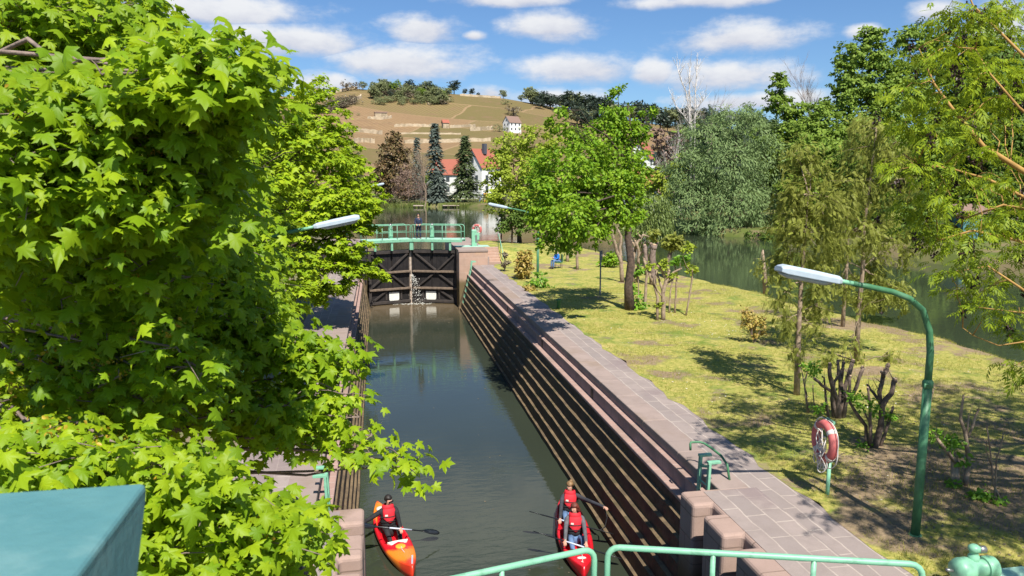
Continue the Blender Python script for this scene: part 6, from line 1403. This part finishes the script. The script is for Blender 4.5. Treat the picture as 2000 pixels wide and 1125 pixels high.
for i in range(120):
    px = random.uniform(1035, 1520); f = random.random(); py = 203+(px-1035)*.10+f*random.uniform(0, 60)*min(1, (px-1035)/120); p, s_ = pxm(px, py); put(random.choice('dddgd'), p, random.uniform(24, 46)*s_*(.7 if px < 1100 else 1), 'dark tree in the wood on the eastern ridge', 'trees of the eastern wood', 1.15)
for i in range(34):
    px = random.uniform(690, 1010); Y = random.uniform(196, 262); p = on_far(px, Y, 330)
    if 862 < px < 965 and Y < 215: Y += 25; p = on_far(px, Y, 330)
    put(random.choice('bbubf'), p, random.uniform(3.5, 7.5), 'bush or small tree in the gardens at the foot of the hill', 'garden bushes at the hill foot', 1.4)
for i in range(60):
    px = random.uniform(1250, 1900); Y = random.uniform(112, 270); p = on_far(px, Y, 330)
    if px < 1310 and Y < 200: continue
    put(random.choice('ffgfd'), p, random.uniform(9, 17), 'tree in the low wood behind the far bank willow and thicket', 'trees behind the far bank', 1.3)
for i in range(16):
    p = on_far(random.uniform(720, 1000), random.uniform(169, 176)); put(random.choice('ubu'), p, random.uniform(1.2, 2.8), 'low bush on the far shore between the trees', 'bushes on the far shore', 1.8)
for ps in PR.values():
    for o in ps:
        if o.name not in used:
            for ch in kids(o): bpy.data.objects.remove(ch)
            bpy.data.objects.remove(o)

# ------------------------------------------------------------------ grass, reeds
rng = np.random.default_rng(9); n = 120000
gx = 7.72+rng.random(n)**1.1*13.2; gy = 7.0+rng.random(n)**1.25*32
k_ = (gx < lawn_edge(gy)-.4); gx, gy = gx[k_], gy[k_]
pn = np.sin(gx*1.9+np.sin(gy*1.3)*2)+np.sin(gy*1.7+gx*.6)+rng.normal(0,.7,len(gx)); k_ = pn > -.5; gx, gy = gx[k_], gy[k_]; n = len(gx)
BL = [(np.array([[-.06,0,0],[.06,0,0],[.02,1,.15]]), np.array([[0,1,2]]))]
Tg = rng.normal(0,.55,(n,3)); Tg[:,2] = 1
tag(scatter('grass', np.stack([gx, gy, lawn_h(gx, gy)-.005], 1), np.stack([rng.normal(size=n), rng.normal(size=n), np.full(n,.4)], 1), Tg, .04+.075*rng.random(n), BL, LM['grass'], None, rng), kind='stuff')
n = 5000; rx_ = rng.uniform(-30, 26, n); ry_ = 167.2+1.3*np.sin(rx_*.22)+.8*np.sin(rx_*.61+1)+rng.normal(0,.7,n); kp = np.sin(rx_*.9)+np.sin(rx_*.37)+rng.normal(0,.5,n) > -.3; rx_, ry_ = rx_[kp], ry_[kp]; n = len(rx_)
Tg = rng.normal(0,.25,(n,3)); Tg[:,2] = 1
tag(scatter('reeds', np.stack([rx_, ry_, np.full(n, 2.5)], 1), np.stack([rng.normal(size=n), rng.normal(size=n), np.full(n,.2)], 1), Tg, .7+.9*rng.random(n), BL, LM['reed'], None, rng), kind='stuff')

n = 900; gx = 8+rng.random(n)*10; gy = 14+rng.random(n)*22; kp = np.sin(gx*1.1)+np.sin(gy*.7+1)+rng.normal(0,.4,n) > .6; gx, gy = gx[kp], gy[kp]; n = len(gx)
tag(scatter('daisies', np.stack([gx, gy, lawn_h(gx, gy)+.05], 1), rng.normal(0,.3,(n,3))+A([0,0,1]), rng.normal(size=(n,3)), .035+.02*rng.random(n), OVAL, M['rope'], None, rng), kind='stuff')
n = 2600; gx = 8.2+rng.random(n)*7.5; gy = 8.5+rng.random(n)*9
tag(scatter('fallen_leaves', np.stack([gx, gy, lawn_h(gx, gy)+.012], 1), rng.normal(0,.35,(n,3))+A([0,0,1]), rng.normal(size=(n,3)), .03+.05*rng.random(n), OVAL, LM['hillbrown'], None, rng), kind='stuff')
n = 46; gx = rng.uniform(-.4,5.2,n); gy = rng.uniform(15,49,n)
tag(scatter('floating_leaves', np.stack([gx, gy, np.full(n,.012)], 1), rng.normal(0,.05,(n,3))+A([0,0,1]), rng.normal(size=(n,3)), .03+.06*rng.random(n), OVAL, LM['hillbrown'], None, rng), kind='stuff')
